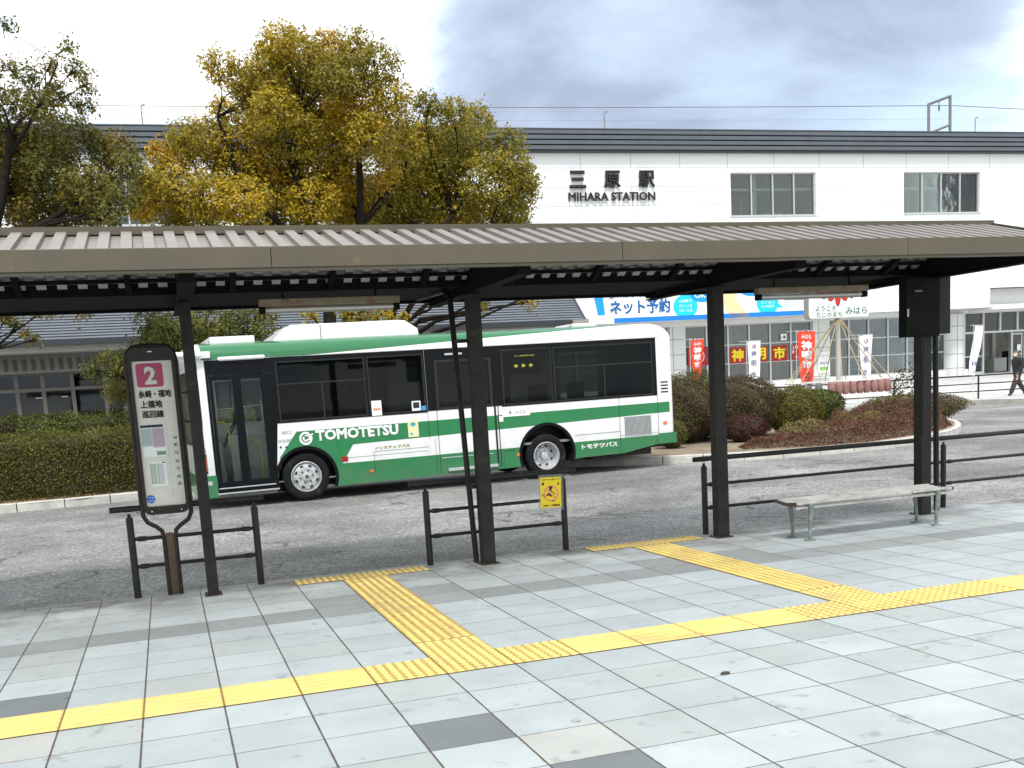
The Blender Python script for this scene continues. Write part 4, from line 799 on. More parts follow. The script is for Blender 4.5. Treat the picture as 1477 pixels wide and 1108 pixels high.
dr = [(.25, .27), (1.19, .27), (1.19, .30), (1.29, 1.34), (1.29, 2.37), (.25, 2.37)]
WIN = [(1.36, 2.86, 1.35, 2.34), (2.90, 3.90, 1.35, 2.34), (5.36, 6.34, 1.35, 2.34), (6.38, 8.44, 1.35, 2.34)]
MD = (4.10, 5.16, 1.36, 2.22)
wins = [[(a, c), (b_, c), (b_, d), (a, d)] for a, b_, c, d in WIN + [MD]]
fb = lambda u, v, d: (u, d, v)                # d inwards for plates
def arcfix(P_): return P_
b = MB(); b.plate(side_out, [dr] + wins, fb, .04); b.build('side_panel', 'white', bus)
fside = [(x, z) for x, z in side_out]; b = MB()
b.plate(fside, [[(a, c), (b_, c), (b_, d), (a, d)] for a, b_, c, d in ((.6, 1.5, 1.35, 2.3), (1.6, 3.0, 1.35, 2.3), (3.1, 4.6, 1.35, 2.3), (4.7, 6.3, 1.35, 2.3), (6.4, 8.4, 1.35, 2.3))], lambda u, v, d: (u, BW - .04 + d, v), .04); b.build('side_panel', 'white', bus)
g = MB()
for a, c in ((.6, 1.5), (1.6, 3.0), (3.1, 4.6), (4.7, 6.3), (6.4, 8.4)): g.box(a, c, BW - .03, BW - .025, 1.35, 2.3)
g.build('far_window', 'door_glass', bus)
# green livery, thin film on the flat side; the skirt part follows the wheel arches
fl = lambda u, v, d: (u, -.003 + d, v)
sk = skirt_path()[1:-1]
A1 = arch(*AC[0], .215); zt = .572
left2 = arch(AC[1][0], AC[1][1], AC[1][2], .235); cut = math.pi - math.asin((zt - AC[1][1]) / AC[1][2])
L2 = [(AC[1][0] + AC[1][2] * math.cos(a_), AC[1][1] + AC[1][2] * math.sin(a_)) for a_ in np.linspace(math.pi - math.asin((.235 - AC[1][1]) / AC[1][2]), cut, 6)]
R2 = [(2 * AC[1][0] - x, z) for x, z in L2]
gl = [(1.215, .26)] + [(x, z) for x, z in A1 if True] + [(2.30, .201), (5.60, .216)] + L2 + [(2.34, zt), (2.55, .88), (4.08, .905), (8.775, .995), (8.775, 1.19), (1.61, 1.17), (1.30, .76)]
b = MB(); b.plate(gl, [], fl, .002); b.plate(R2 + [(8.5, zt), (8.5, .402), (7.75, .287), (6.74, .278)], [], fl, .002)
b.build('livery_stripe', 'green', bus)
# roof and end shells
prof = [(0, 2.40), (0, 2.48), (.012, 2.53), (.04, 2.58), (.09, 2.625), (.17, 2.665), (.32, 2.695), (.60, 2.712), (BW / 2, 2.72)]
prof = prof + [(BW - y, z) for y, z in prof[-2::-1]]
sta = [(-.02, .30, .10), (0.0, .62, .045), (.03, .82, .02), (.10, .95, .0), (.25, 1, 0), (1.3, 1, 0), (4.42, 1, 0), (7.8, 1, 0), (8.4, 1, 0), (8.58, .98, .0), (8.70, .90, .01), (8.80, .74, .03), (8.86, .5, .06), (8.90, .15, .10)]
b = MB(); n = len(prof)
for x, k, ins in sta: b.v += [(x, ins + y * (BW - 2 * ins) / BW, 2.40 + (z - 2.40) * k) for y, z in prof]
for i in range(len(sta) - 1):
    for j in range(n - 1): b.f.append([i * n + j, i * n + j + 1, (i + 1) * n + j + 1, (i + 1) * n + j]); b.m.append(0)
b.f.append(list(range(n))); b.m.append(0); b.f.append(list(range((len(sta) - 1) * n, len(sta) * n))[::-1]); b.m.append(0)
def roof_mat():
    m = M['white'].copy(); m.name = 'white roof with green cantrail'; t = m.node_tree; nn = t.nodes; l = t.links; p = nn['Principled BSDF']
    tc_ = nn.new('ShaderNodeTexCoord'); sp = nn.new('ShaderNodeSeparateXYZ'); l.new(tc_.outputs['Object'], sp.inputs[0])
    def mt(op, a, c):
        x = nn.new('ShaderNodeMath'); x.operation = op
        for i, v in enumerate((a, c)):
            if isinstance(v, (int, float)): x.inputs[i].default_value = v
            else: l.new(v, x.inputs[i])
        return x.outputs[0]
    ln_ = mt('ADD', mt('MULTIPLY', mt('MAXIMUM', mt('SUBTRACT', sp.outputs[0], 1.3), 0.0), 0.043), 2.392)
    up = mt('GREATER_THAN', sp.outputs[2], ln_); fx = mt('GREATER_THAN', sp.outputs[0], .20); ex = mt('LESS_THAN', sp.outputs[0], 8.35)
    top = mt('LESS_THAN', sp.outputs[2], 2.712)
    f = mt('MULTIPLY', mt('MULTIPLY', mt('MULTIPLY', up, fx), ex), top)
    cur = p.inputs['Base Color'].links[0].from_socket; mx_ = nn.new('ShaderNodeMix'); mx_.data_type = 'RGBA'; l.new(f, mx_.inputs['Factor']); l.new(cur, mx_.inputs['A']); mx_.inputs['B'].default_value = (0.014, 0.155, 0.052, 1)
    l.new(mx_.outputs['Result'], p.inputs['Base Color']); return m
M['busroof'] = roof_mat()
b.build('roof', 'busroof', bus, smooth=50)
def shell(xc, sgn, z0, z1, name, m, off=0.0, y0=0.0, y1=BW, rr=.13, bulge=.02, extra=0.0):
    """vertical wrap round an end of the bus: plan outline extruded from z0 to z1"""
    P_ = []; 
    for k in range(7): a = R(90 * k / 6); P_.append((xc + sgn * (rr - rr * math.sin(a) - .0) - sgn * off * math.sin(a), rr - rr * math.cos(a) - off * math.cos(a)))
    P_ = [(xc + sgn * (rr + extra), -off)] + P_
    Q = [(x, BW - y) for x, y in reversed(P_)]
    mid = [(xc - sgn * (off + bulge * math.sin(math.pi * t)), rr + (BW - 2 * rr) * t) for t in (.15, .35, .5, .65, .85)]
    pts = P_ + mid + Q; b = MB(); n_ = len(pts)
    zs = [z0, z1] if not isinstance(z0, list) else z0
    for z in zs: b.v += [(x, y, z) for x, y in pts]
    for i in range(len(zs) - 1):
        for j in range(n_ - 1): b.f.append([i * n_ + j, i * n_ + j + 1, (i + 1) * n_ + j + 1, (i + 1) * n_ + j]); b.m.append(0)
    return b.build(name, m, bus, smooth=35)
shell(-.02, 1, .55, 1.05, 'front_panel', 'white'); shell(-.02, 1, 2.25, 2.44, 'front_panel', 'white')
b = MB(); b.bbox(.125, .25, -.002, .05, .56, 2.42, .006); b.bbox(.03, .14, .0, .06, 1.02, 1.34, .01); b.bbox(-.02, .13, .02, .10, 1.34, 2.30, .02); MB().box(.0, .13, BW - .1, BW, 1.0, 2.30).build('front_pillar', 'white', bus); b.build('front_pillar', 'white', bus, smooth=40)
w_ = shell(-.02, 1, 1.05, 2.25, 'windscreen', 'door_glass', off=.004)
b = MB(); pts = rrect(-.012, .112, 1.36, 2.16, .045, 5); b.plate(pts, [], lambda u, v, d: (u, -.006 + d, v), .004); b.build('quarter_window', 'black', bus)
shell(-.02, 1, .20, .56, 'front_bumper', 'green', off=.012, extra=.14)
b = MB(); b.bbox(.03, .115, -.016, .03, .63, .88, .012); b.build('indicator_lamp', 'amber', bus); b = MB(); b.bbox(-.01, .125, -.008, .03, .60, .91, .01); b.build('lamp_surround', 'black', bus)
b = MB(); b.bbox(.10, .17, -.022, .0, .40, .47, .006); b.build('fog_lamp', 'alu', bus)
shell(8.90, -1, .60, 2.42, 'rear_panel', 'white'); shell(8.93, -1, .40, .60, 'rear_bumper', 'green', off=.035, extra=.31, rr=.13)
b = MB()
for k in range(4): b.bbox(8.60, 8.755, -.008, .01, 1.37 + .062 * k, 1.395 + .062 * k, .003)
b.build('louvre', 'ink', bus)
# mirror assembly at the front top
b = MB(); b.tube([(.30, -.06, 2.50), (.02, -.10, 2.50), (-.22, -.12, 2.52), (-.34, -.12, 2.46), (-.40, -.11, 2.34)], [.045, .05, .05, .04, .03], 10); b.bbox(.08, .34, -.11, .0, 2.445, 2.555, .02); b.build('mirror_arm', 'white', bus, smooth=50)
b = MB(); b.bbox(-.47, -.31, -.26, .02, 2.06, 2.38, .04); b.build('mirror', 'white', bus, smooth=40)
b = MB()
for k in range(5): b.lathe((-.28, -.02, 1.45 + .09 * k), (.3, 0, 1), [(.05, 0), (.09, .03), (.05, .06)], 12)
b.tube([(-.02, 0, 1.45), (-.28, -.02, 1.5), (-.30, -.02, 1.9), (-.02, 0, 1.95)], .02, 8); b.build('mirror_mount', 'black', bus, smooth=40)
b = MB(); b.tube([(.47, -.03, 2.425), (1.19, -.03, 2.428)], [.034, .034], 12); b.bbox(.45, 1.21, -.05, .0, 2.405, 2.455, .02); b.build('door_rain_guard', 'white', bus, smooth=50)
# roof equipment
b = MB(); b.bbox(.40, 1.12, .30, BW - .35, 2.66, 2.80, .014); b.build('roof_box', 'white', bus, smooth=40)
yA, yB = .32, BW - .32
b = MB(); Q = [(1.38, 2.66), (1.62, 2.89), (1.74, 2.945), (3.60, 2.955), (3.74, 2.945), (3.96, 2.80), (3.98, 2.66)]; b.prism([(x, yA + .04, z) for x, z in Q], (0, yB - yA - .08, 0)); b.prism([(x, yA, z) for x, z in [(1.39, 2.66), (1.63, 2.87), (1.74, 2.92), (3.60, 2.928), (3.74, 2.915), (3.95, 2.78), (3.97, 2.66)]], (0, yB - yA, 0)); ac = b.build('air_conditioner', 'white', bus)
b = MB(); b.box(2.23, 2.24, yA - .004, yA + .05, 2.68, 2.925); b.tube([(1.22, yA + .02, 2.69), (1.45, yA + .0, 2.82)], .012, 6); b.build('seam', 'ink', ac)
b = MB(); b.bbox(7.0, 7.5, .4, 1.2, 2.69, 2.76, .02); b.build('roof_hatch', 'white', bus)
# black window band
band = [(.17, 2.40), (.17, .27)]
b = MB()
bo = [(1.29, 1.325), (3.93, 1.325), (3.93, 2.405), (1.29, 2.405)]
ho = lambda a, c, z0_, z1_: [(a, z0_), (c, z0_), (c, z1_), (a, z1_)]
b.plate([(.235, .262), (1.205, .262), (1.205, .30), (1.31, 1.325), (3.925, 1.325), (3.925, 2.41), (.235, 2.41)], [[(.275, .38), (1.165, .38), (1.265, 1.36), (1.265, 2.17), (.275, 2.17)]] + [ho(a, c, z0_, z1_) for a, c, z0_, z1_ in WIN[:2]], lambda u, v, d: (u, -.006 + d, v), .005)
b.plate([(3.93, 1.345), (5.32, 1.345), (5.32, 1.325), (8.52, 1.325), (8.52, 2.41), (3.93, 2.41)], [ho(*MD)] + [ho(a, c, z0_, z1_) for a, c, z0_, z1_ in WIN[2:]], lambda u, v, d: (u, -.006 + d, v), .005)
b.build('window_surround', 'black', bus)
for k, (a, c, z0_, z1_) in enumerate(WIN):
    f = MB(); w = .022
    f.box(a, c, -.002, .02, z0_, z0_ + w); f.box(a, c, -.002, .02, z1_ - w, z1_); f.box(a, a + w, -.002, .02, z0_ + w, z1_ - w); f.box(c - w, c, -.002, .02, z0_ + w, z1_ - w)
    if k in (0, 3):
        f.box(a + w, c - w, -.004, .016, 1.955, 1.975); xm = (a + c) / 2; f.box(xm - .012, xm + .012, -.003, .016, z0_ + w, 1.955)
    wf = f.build('window', 'ink', bus); g = MB(); g.box(a + .01, c - .01, .006, .010, z0_ + .01, z1_ - .01); g.build('pane', 'bus_glass', wf)
f = MB(); a, c, z0_, z1_ = MD; f.box(a, c, -.001, .03, z0_, z0_ + .03); f.box(a, c, -.001, .03, z1_ - .04, z1_); f.box(a, a + .04, -.001, .03, z0_ + .03, z1_ - .04); f.box(c - .05, c, -.001, .03, z0_ + .03, z1_ - .04)
f.box(4.085, 4.092, -.0075, -.001, .24, 1.36); f.box(5.165, 5.20, -.0075, -.001, .26, 1.36); f.box(5.235, 5.25, -.0075, -.001, .26, 1.36)
md = f.build('middle_door', 'ink', bus); g = MB(); g.box(a + .01, c - .01, .012, .016, z0_ + .01, z1_ - .01); g.build('pane', 'bus_glass', md)
b = MB(); b.bbox(4.30, 4.62, -.035, -.004, 2.29, 2.325, .006); b.bbox(4.22, 5.17, -.04, -.003, .262, .315, .006); b.box(4.12, 5.1, -.009, -.003, .50, .515); b.build('door_step', 'alu', md)
# folding front door
dg = MB(); dg.box(.27, 1.27, .01, .014, .37, 2.18); dgp = MB()
d = MB()
for x0, x1 in ((.285, .70), (.735, 1.15)):
    k0 = 0.0
    for (xa, xb) in ((x0, x0 + .05), (x1 - .05, x1)):
        t0 = .0 if xa < .7 else .0
        d.add([(xa, -.004, .34), (xb, -.004, .34), (xb + .035 * 0, -.004, 2.16), (xa, -.004, 2.16), (xa, .03, .34), (xb, .03, .34), (xb, .03, 2.16), (xa, .03, 2.16)], [(0, 1, 2, 3), (7, 6, 5, 4), (0, 4, 5, 1), (1, 5, 6, 2), (2, 6, 7, 3), (3, 7, 4, 0)])
    d.box(x0 + .05, x1 - .05, -.004, .03, .34, .43); d.box(x0 + .05, x1 - .05, -.004, .03, 2.09, 2.16)
d.box(.70, .735, .0, .02, .34, 2.16); d.add([(1.15, .0, .38), (1.18, .0, .38), (1.27, .0, 1.34), (1.27, .0, 2.16), (1.15, .0, 2.16)], [(0, 1, 2, 3, 4)])
fd = d.build('front_door', 'black', bus)
g = MB(); g.box(.335, .65, .010, .014, .43, 2.09); g.box(.785, 1.10, .010, .014, .43, 2.09); g.build('pane', 'door_glass', fd)
b = MB(); b.bbox(.27, 1.19, -.018, -.004, .325, .345, .004); b.bbox(.24, 1.24, -.03, -.007, .238, .262, .004); b.build('sill_strip', 'alu', fd)
b = MB(); b.tube([(.30, .05, 1.62), (.66, .05, 1.63)], .007, 6); b.tube([(.76, .05, 1.64), (1.10, .05, 1.655)], .007, 6); b.build('grab_bar', 'alu', fd)
# livery lettering and little things on the side
ft = lambda u, v, d: (u, -.005 - d, v)
text('TOMOTETSU', (1.92, .978, 3.37, 1.165), ft, 'sign_white', bus, bold=.055, lift=.002, depth=.001, spacing=1.02)
b = MB(); cx, cz = 1.755, 1.045
def arcband(b, r0, r1, a0, a1, n=26): 
    P_ = [(r_, R(a0 + (a1 - a0) * k / n)) for r_ in (r0, r1) for k in range(n + 1)]
    b.add([ft(cx + r_ * math.cos(a), cz + r_ * math.sin(a), .002) for r_, a in P_], [(k, k + 1, n + 2 + k, n + 1 + k) for k in range(n)])
arcband(b, .075, .11, 50, 385 - 40); arcband(b, .025, .055, 140, 350)
b.add([ft(cx + a, cz + c, .003) for a, c in ((-.02, .03), (.12, .05), (.135, .075), (-.01, .055))], [(0, 1, 2, 3)]); b.add([ft(cx + a, cz + c, .003) for a, c in ((.05, -.03), (.115, -.02), (.105, .045), (.045, .035))], [(0, 1, 2, 3)]); b.build('emblem', 'sign_white', bus)
pc('lettering_olive', (0.30, 0.28, 0.02)); pc('lettering_grey', (0.10, 0.11, 0.12))
text('ノンステップバス', (2.92, .755, 3.55, .81), ft, 'lettering_olive', bus, bold=.035, lift=.001, depth=.001)
text('トモテツバス', (6.86, .425, 7.62, .52), ft, 'sign_white', bus, bold=.045, lift=.001, depth=.001, italic=-.0)
text('H10-007', (1.30, 1.005, 1.53, 1.055), ft, 'lettering_grey', bus, bold=.0, lift=.001, depth=.001); text('出口', (1.37, 1.14, 1.52, 1.20), ft, 'lettering_grey', bus, bold=.0, lift=.001, depth=.001)
b = MB()
for u, v, r_ in ((1.325, .93, .018), (1.42, .925, .018), (6.9, .9, .0)):
    if r_: b.lathe((u, -.004, v), (0, -1, 0), [(r_, 0), (r_, .004), (0, .004)], 12)
b.build('door_switch', 'ink', bus)
b = MB(); b.box(5.32, 5.86, -.006, -.001, 1.14, 1.262); b.bbox(5.25, 5.33, -.01, -.001, 1.06, 1.16, .004); b.build('entrance_plate', 'sign_white', bus)
text('↑', (5.44, 1.17, 5.50, 1.245), ft, 'lettering_grey', bus, bold=.04, lift=.003, depth=.001); text('入口', (5.55, 1.18, 5.76, 1.24), ft, 'lettering_grey', bus, bold=.0, lift=.003, depth=.001)
b = MB(); b.box(3.54, 3.73, -.009, -.004, .92, 1.215); b.build('poster', pc('pale yellow paper', (0.72, 0.72, 0.42)), bus)
b = MB(); b.add([ft(3.635 + .05 * math.cos(a * .5236), 1.14 + .035 * math.sin(a * .5236), .006) for a in range(12)], [tuple(range(12))]); b.add([ft(u, v, .006) for u, v in ((3.57, .96), (3.62, .96), (3.62, .99), (3.57, .99))], [(0, 1, 2, 3)]); b.build('poster_print', pc('poster aqua', (0.05, 0.35, 0.40)), bus)
b = MB(); b.box(2.925, 3.10, -.012, -.007, 1.335, 1.59); b.build('window_notice', 'sign_white', bus); text('優先席', (2.95, 1.42, 3.08, 1.47), ft, 'salmon', bus, bold=.05, lift=.009, depth=.001)
b = MB(); b.bbox(3.64, 3.80, -.014, -.007, 1.37, 1.54, .01); b.build('ic_panel', 'sign_white', bus); b = MB(); b.box(3.665, 3.775, -.017, -.0145, 1.415, 1.515); b.build('ic_screen', 'ink', bus)
b = MB(); b.box(3.815, 3.895, -.011, -.007, 1.37, 1.445); b.build('wheelchair_sticker', pc('sticker cyan', (0.05, 0.30, 0.62)), bus)
b = MB(); b.box(5.40, 6.17, .012, .02, 1.88, 2.30); b.build('route_display', pc('display panel', (0.42, 0.48, 0.45), .3), bus)
M['led'] = mat('yellow led', (0.8, 0.7, 0.05), emit=((1.0, 0.85, 0.12), 1.6))
fd2 = lambda u, v, d: (u, .0 - d, v)
for k in range(3): text('←', (5.60 + .145 * k, 2.0, 5.69 + .145 * k, 2.07), fd2, 'led', bus, bold=.08, lift=-.009, depth=.001, name='led_arrow')
text('三原駅前', (5.62, 2.20, 6.02, 2.225), fd2, 'led', bus, bold=.0, lift=-.009, depth=.001)
b = MB(); b.box(7.79, 8.36, -.002, .004, .60, .965, 0)
for k in range(22): b.box(7.80 + k * .0255, 7.812 + k * .0255, -.012, -.003, .615, .95, 1)
b.box(7.78, 8.37, -.014, -.003, .952, .966, 1); b.box(7.78, 8.37, -.014, -.003, .60, .613, 1); b.build('engine_grille', [pc('grille dark', (0.10, 0.10, 0.10)), 'alu'], bus)
b = MB()
for x0, x1, z0_, z1_ in ((7.685, 7.69, .29, 1.33), (8.515, 8.52, .45, 1.33), (2.9, 3.9, .725, .728), (2.9, 2.903, .33, .725), (4.02, 4.024, .22, .86), (2.32, 3.88, .66, .662), (6.75, 7.68, .70, .704), (5.30, 5.303, .24, .58), (3.92, 3.924, .86, 1.32), (7.69, 8.51, .62, .622) ): b.box(x0, x1, -.0065, -.0025, z0_, z1_)
b.build('panel_seam', 'ink', bus)
for a, c, z0_, z1_ in ((5.55, 5.62, .41, .47), (2.80, 2.87, .375, .415), (8.62, 8.70, .76, .82)): MB().bbox(a, c, -.012, -.002, z0_, z1_, .004).build('side_marker', 'amber', bus)
b = MB(); b.bbox(2.335, 2.44, -.012, -.002, .60, .685, .004); b.build('side_reflector', 'redlens', bus); b = MB(); b.bbox(5.34, 5.52, -.016, -.003, .535, .560, .005); b.build('flap_handle', 'green', bus)
b = MB()
for (cx_, cz_, r_) in AC:
    P_ = [(cx_ + q * math.cos(a), cz_ + q * math.sin(a)) for q in (r_ + .022, r_ - .03) for a in np.linspace(R(-22), R(202), 25)]
    b = MB(); b.add([(x, -.012, z) for x, z in P_] + [(x, .02, z) for x, z in P_], [(k, k + 1, 26 + k, 25 + k) for k in range(24)] + [(50 + k, 51 + k, 76 + k, 75 + k) for k in range(24)] + [(k, 50 + k, 51 + k, k + 1) for k in range(24)] + [(25 + k, 26 + k, 76 + k, 75 + k) for k in range(24)])
    b.build('wheel_arch', 'black', bus)
b = MB(); b.box(.3, 1.15, .05, BW - .05, .22, .26); b.box(2.3, 5.55, .05, BW - .05, .24, .30); b.box(6.75, 8.6, .05, BW - .05, .34, .40); b.box(.3, 8.7, .75, BW - .75, .26, .34); b.box(7.2, 8.5, .3, 1.9, .2, .33); b.build('chassis', 'ink', bus)
for cx_, cz_, r_ in AC:
    b = MB()
    for yy_ in (.42,):
        b.box(cx_ - r_, cx_ + r_, yy_, yy_ + .02, .2, cz_ + r_)
    P_ = [(cx_ + (r_ - .002) * math.cos(a), cz_ + (r_ - .002) * math.sin(a)) for a in np.linspace(R(-20), R(200), 20)]
    b.add([(x, .04, z) for x, z in P_] + [(x, .44, z) for x, z in P_], [(k, k + 1, 21 + k, 20 + k) for k in range(19)])
    b.build('wheel_housing', 'ink', bus)
# interior
pc('bus_floor', (0.22, 0.22, 0.22)); pc('bus_inner', (0.6, 0.6, 0.58)); pc('seat_teal', (0.03, 0.16, 0.19)); pc('hand_yellow', (0.75, 0.48, 0.03), .4); pc('driver_grey', (0.32, 0.33, 0.33)); pc('fare_box', (0.70, 0.72, 0.70))
b = MB(); b.box(.12, 5.5, .045, BW - .045, .345, .36); b.box(5.5, 8.7, .045, BW - .045, .60, .64); b.build('floor', 'bus_floor', bus)
b = MB(); b.box(.3, 8.6, .05, BW - .05, 2.405, 2.412); b.build('ceiling', 'bus_inner', bus)
def seat(x, y, z, h=.62):
    s_ = MB(); s_.bbox(x, x + .42, y, y + .40, z, z + .10, .03); s_.bbox(x + .36, x + .46, y, y + .40, z + .06, z + h, .04); s_.build('seat', 'seat_teal', bus, smooth=40)
for x, y, z in ((2.4, .18, .75), (3.2, .18, .75), (2.4, 1.7, .75), (3.2, 1.7, .75), (4.1, 1.7, .75), (5.7, .15, 1.02), (6.5, .15, 1.02), (7.3, .15, 1.02), (5.7, 1.6, 1.02), (6.5, 1.6, 1.02), (7.3, 1.6, 1.02), (8.0, .15, 1.02), (8.0, 1.6, 1.02)): seat(x, y, z, .66)
b = MB(); b.bbox(.95, 1.35, 1.35, 1.85, .8, .9, .03); b.bbox(1.32, 1.44, 1.35, 1.85, .85, 1.75, .05); b.bbox(1.33, 1.42, 1.47, 1.73, 1.75, 1.95, .04); b.build('driver_seat', 'driver_grey', bus, smooth=40)
b = MB(); th = np.linspace(0, 2 * math.pi, 25); b.tube([(.72 + .19 * math.cos(a) * .5, 1.55 + .19 * math.sin(a), 1.22 + .19 * math.cos(a) * .85) for a in th], .015, 8, caps=False); b.tube([(.5, 1.55, .8), (.72, 1.55, 1.22)], .025, 8); b.build('steering_wheel', 'ink', bus, smooth=50)
b = MB(); b.bbox(-.02 + .05, .45, .3, BW - .15, .36, 1.08, .04); b.build('dashboard', 'driver_grey', bus)
b = MB(); b.bbox(.62, .86, .95, 1.15, .36, 1.15, .02); b.bbox(.95, 1.5, 1.15, 1.2, .36, 1.28, .01); b.build('fare_machine', 'fare_box', bus)
b = MB(); b.tube([(.32, .22, .9), (.32, .22, 1.32), (.36, .22, 1.40), (.46, .22, 1.42), (.54, .22, 1.36), (.55, .22, 1.1), (.55, .22, .9)], .016, 8); b.tube([(.80, .2, 1.10), (.85, .2, 1.12), (1.02, .2, 1.02), (1.04, .2, .45)], .014, 8); b.tube([(1.35, .3, .4), (1.35, .3, 2.35)], .016, 8); b.build('handrail', 'hand_yellow', bus, smooth=50)
b = MB()
for x in (3.95, 5.25, 5.6, 7.0): b.tube([(x, .45, .4), (x, .45, 2.4)], .015, 8)
b.tube([(1.5, .6, 2.15), (8.2, .6, 2.15)], .013, 6); b.build('handrail', 'hand_yellow', bus, smooth=50)
b = MB()
for x in (1.9, 2.6, 3.3, 5.8, 6.6, 7.4): b.tube([(x, .6, 2.15), (x, .6, 2.03)], .006, 5); b.tube([(x + .04 * math.cos(a), .6, 1.99 + .04 * math.sin(a)) for a in np.linspace(0, 6.28, 12)], .006, 5)
b.build('hanging_strap', 'sign_white', bus)
# wheels
def wheel(x, y, z, convex, name='wheel'):
    e = bpy.data.objects.new(name, None); COL.objects.link(e); e.parent = bus; e.location = (x, y, z); e.empty_display_size = .2
    b = MB(); b.lathe((0, .27, 0), (0, -1, 0), [(.26, .0), (.36, .0), (.392, .03), (.402, .06), (.402, .22), (.392, .25), (.375, .265), (.33, .275), (.29, .272), (.262, .258), (.258, .0)], 56); t_ = b.build('tyre', 'rubber', e, smooth=35)
    b = MB()
    for r_, h in ((.355, .272), (.30, .275)): b.lathe((0, .27, 0), (0, -1, 0), [(r_, h - .002), (r_ - .003, h + .002), (r_ - .006, h - .002)], 40)
    b.build('tread_ring', 'rubber', t_)
    if convex: P_ = [(.262, .24), (.258, .262), (.248, .266), (.240, .25), (.225, .215), (.215, .235), (.185, .262), (.13, .268), (.125, .26), (.075, .262), (.072, .285), (.04, .295), (0, .295)]
    else: P_ = [(.262, .24), (.258, .262), (.248, .266), (.240, .25), (.228, .20), (.222, .12), (.20, .085), (.15, .075), (.135, .10), (.075, .105), (.07, .17), (.055, .185), (0, .185)]
    b = MB(); b.lathe((0, .27, 0), (0, -1, 0), P_, 48); b.build('rim', 'rim', e, smooth=28)
    rr_, hh = (.185, .256) if convex else (.185, .075)
    for k in range(8):
        b = MB()
        a = R(22.5 + 45 * k); c_, s_ = math.cos(a), math.sin(a); pts = []
        for q in range(14):
            t = 2 * math.pi * q / 14; u = .032 * math.cos(t); v = .019 * math.sin(t); rad = rr_ + v; yy_ = .27 - (hh + .008 if convex else hh + .012) - (-.30 * v if convex else .3 * v)
            pts.append((rad * c_ - u * s_, yy_, rad * s_ + u * c_))
        b.add(pts, [tuple(range(14))]); b.build('hand_hole', 'ink', e)
    b = MB(); hb = .262 if convex else .103
    for k in range(6):
        a = R(60 * k + 10); b.lathe((.103 * math.cos(a), .27 - hb, .103 * math.sin(a)), (0, -1, 0), [(.016, 0), (.015, .022), (.008, .03), (0, .03)], 6)
    b.build('wheel_nut', 'alu' if not convex else 'slatdark', e)
    b = MB(); b.lathe((0, .27 - (.294 if convex else .184), 0), (0, -1, 0), [(.030, 0), (.028, .008), (0, .008)], 14); b.build('hub_cap', 'slatdark' if convex else 'alu', e)
wheel(1.715, .03, .402, True); wheel(6.16, .03, .402 - .035, False); wheel(1.715, BW - .32, .402, True); wheel(6.16, BW - .32, .367, False)

# ================================================================ VEGETATION
def leaf_mat(name, rough=0.5, trans=0.30):
    m = bpy.data.materials.new(name); m.use_nodes = True; t = m.node_tree; n = t.nodes; l = t.links; n.clear()
    o = n.new('ShaderNodeOutputMaterial'); a = n.new('ShaderNodeAttribute'); a.attribute_name = 'leaf_colour'
    p = n.new('ShaderNodeBsdfPrincipled'); p.inputs['Roughness'].default_value = rough; p.inputs['Specular IOR Level'].default_value = 0.35; l.new(a.outputs['Color'], p.inputs['Base Color'])
    tr = n.new('ShaderNodeBsdfTranslucent'); l.new(a.outputs['Color'], tr.inputs[0])
    mx_ = n.new('ShaderNodeMixShader'); mx_.inputs[0].default_value = trans; l.new(p.outputs[0], mx_.inputs[1]); l.new(tr.outputs[0], mx_.inputs[2]); l.new(mx_.outputs[0], o.inputs[0]); M[name] = m; return name
leaf_mat('leaves'); M['bark'] = mat('bark', (0.022, 0.017, 0.013), 0.95, spec=.1, noise=(9, .4), bump=(30, .8, .02)); M['twigs'] = mat('twigs', (0.05, 0.035, 0.025), 0.9)
def leaf_mesh(name, cen, nrm, size, cols, parent, aspect=.5, mname='leaves', kind=None):
    """one mesh of small pointed leaves: cen (n,3), nrm (n,3), size (n,), cols (n,3)"""
    n = len(cen); nrm = nrm / (np.linalg.norm(nrm, axis=1)[:, None] + 1e-9)
    r = rng.normal(size=(n, 3)); u = np.cross(nrm, r); u /= (np.linalg.norm(u, axis=1)[:, None] + 1e-9); w = np.cross(nrm, u)
    s = size[:, None]; bend = nrm * s * .12
    P_ = np.stack([cen - u * s * .5 - bend, cen + w * s * aspect * .5 - u * s * .05, cen + u * s * .5 - bend, cen - w * s * aspect * .5 - u * s * .05], 1).reshape(-1, 3)
    me = bpy.data.meshes.new(name); me.vertices.add(4 * n); me.vertices.foreach_set('co', P_.ravel())
    me.loops.add(4 * n); me.loops.foreach_set('vertex_index', np.arange(4 * n, dtype=np.int32)); me.polygons.add(n); me.polygons.foreach_set('loop_start', np.arange(0, 4 * n, 4, dtype=np.int32))
    me.update(calc_edges=True)
    at = me.color_attributes.new('leaf_colour', 'FLOAT_COLOR', 'POINT'); c4 = np.ones((n, 4)); c4[:, :3] = np.clip(cols, 0, 1); at.data.foreach_set('color', np.repeat(c4, 4, axis=0).ravel())
    me.materials.append(M[mname]); o = bpy.data.objects.new(name, me); COL.objects.link(o)
    if parent: o.parent = parent
    if kind: o['kind'] = kind
    return o
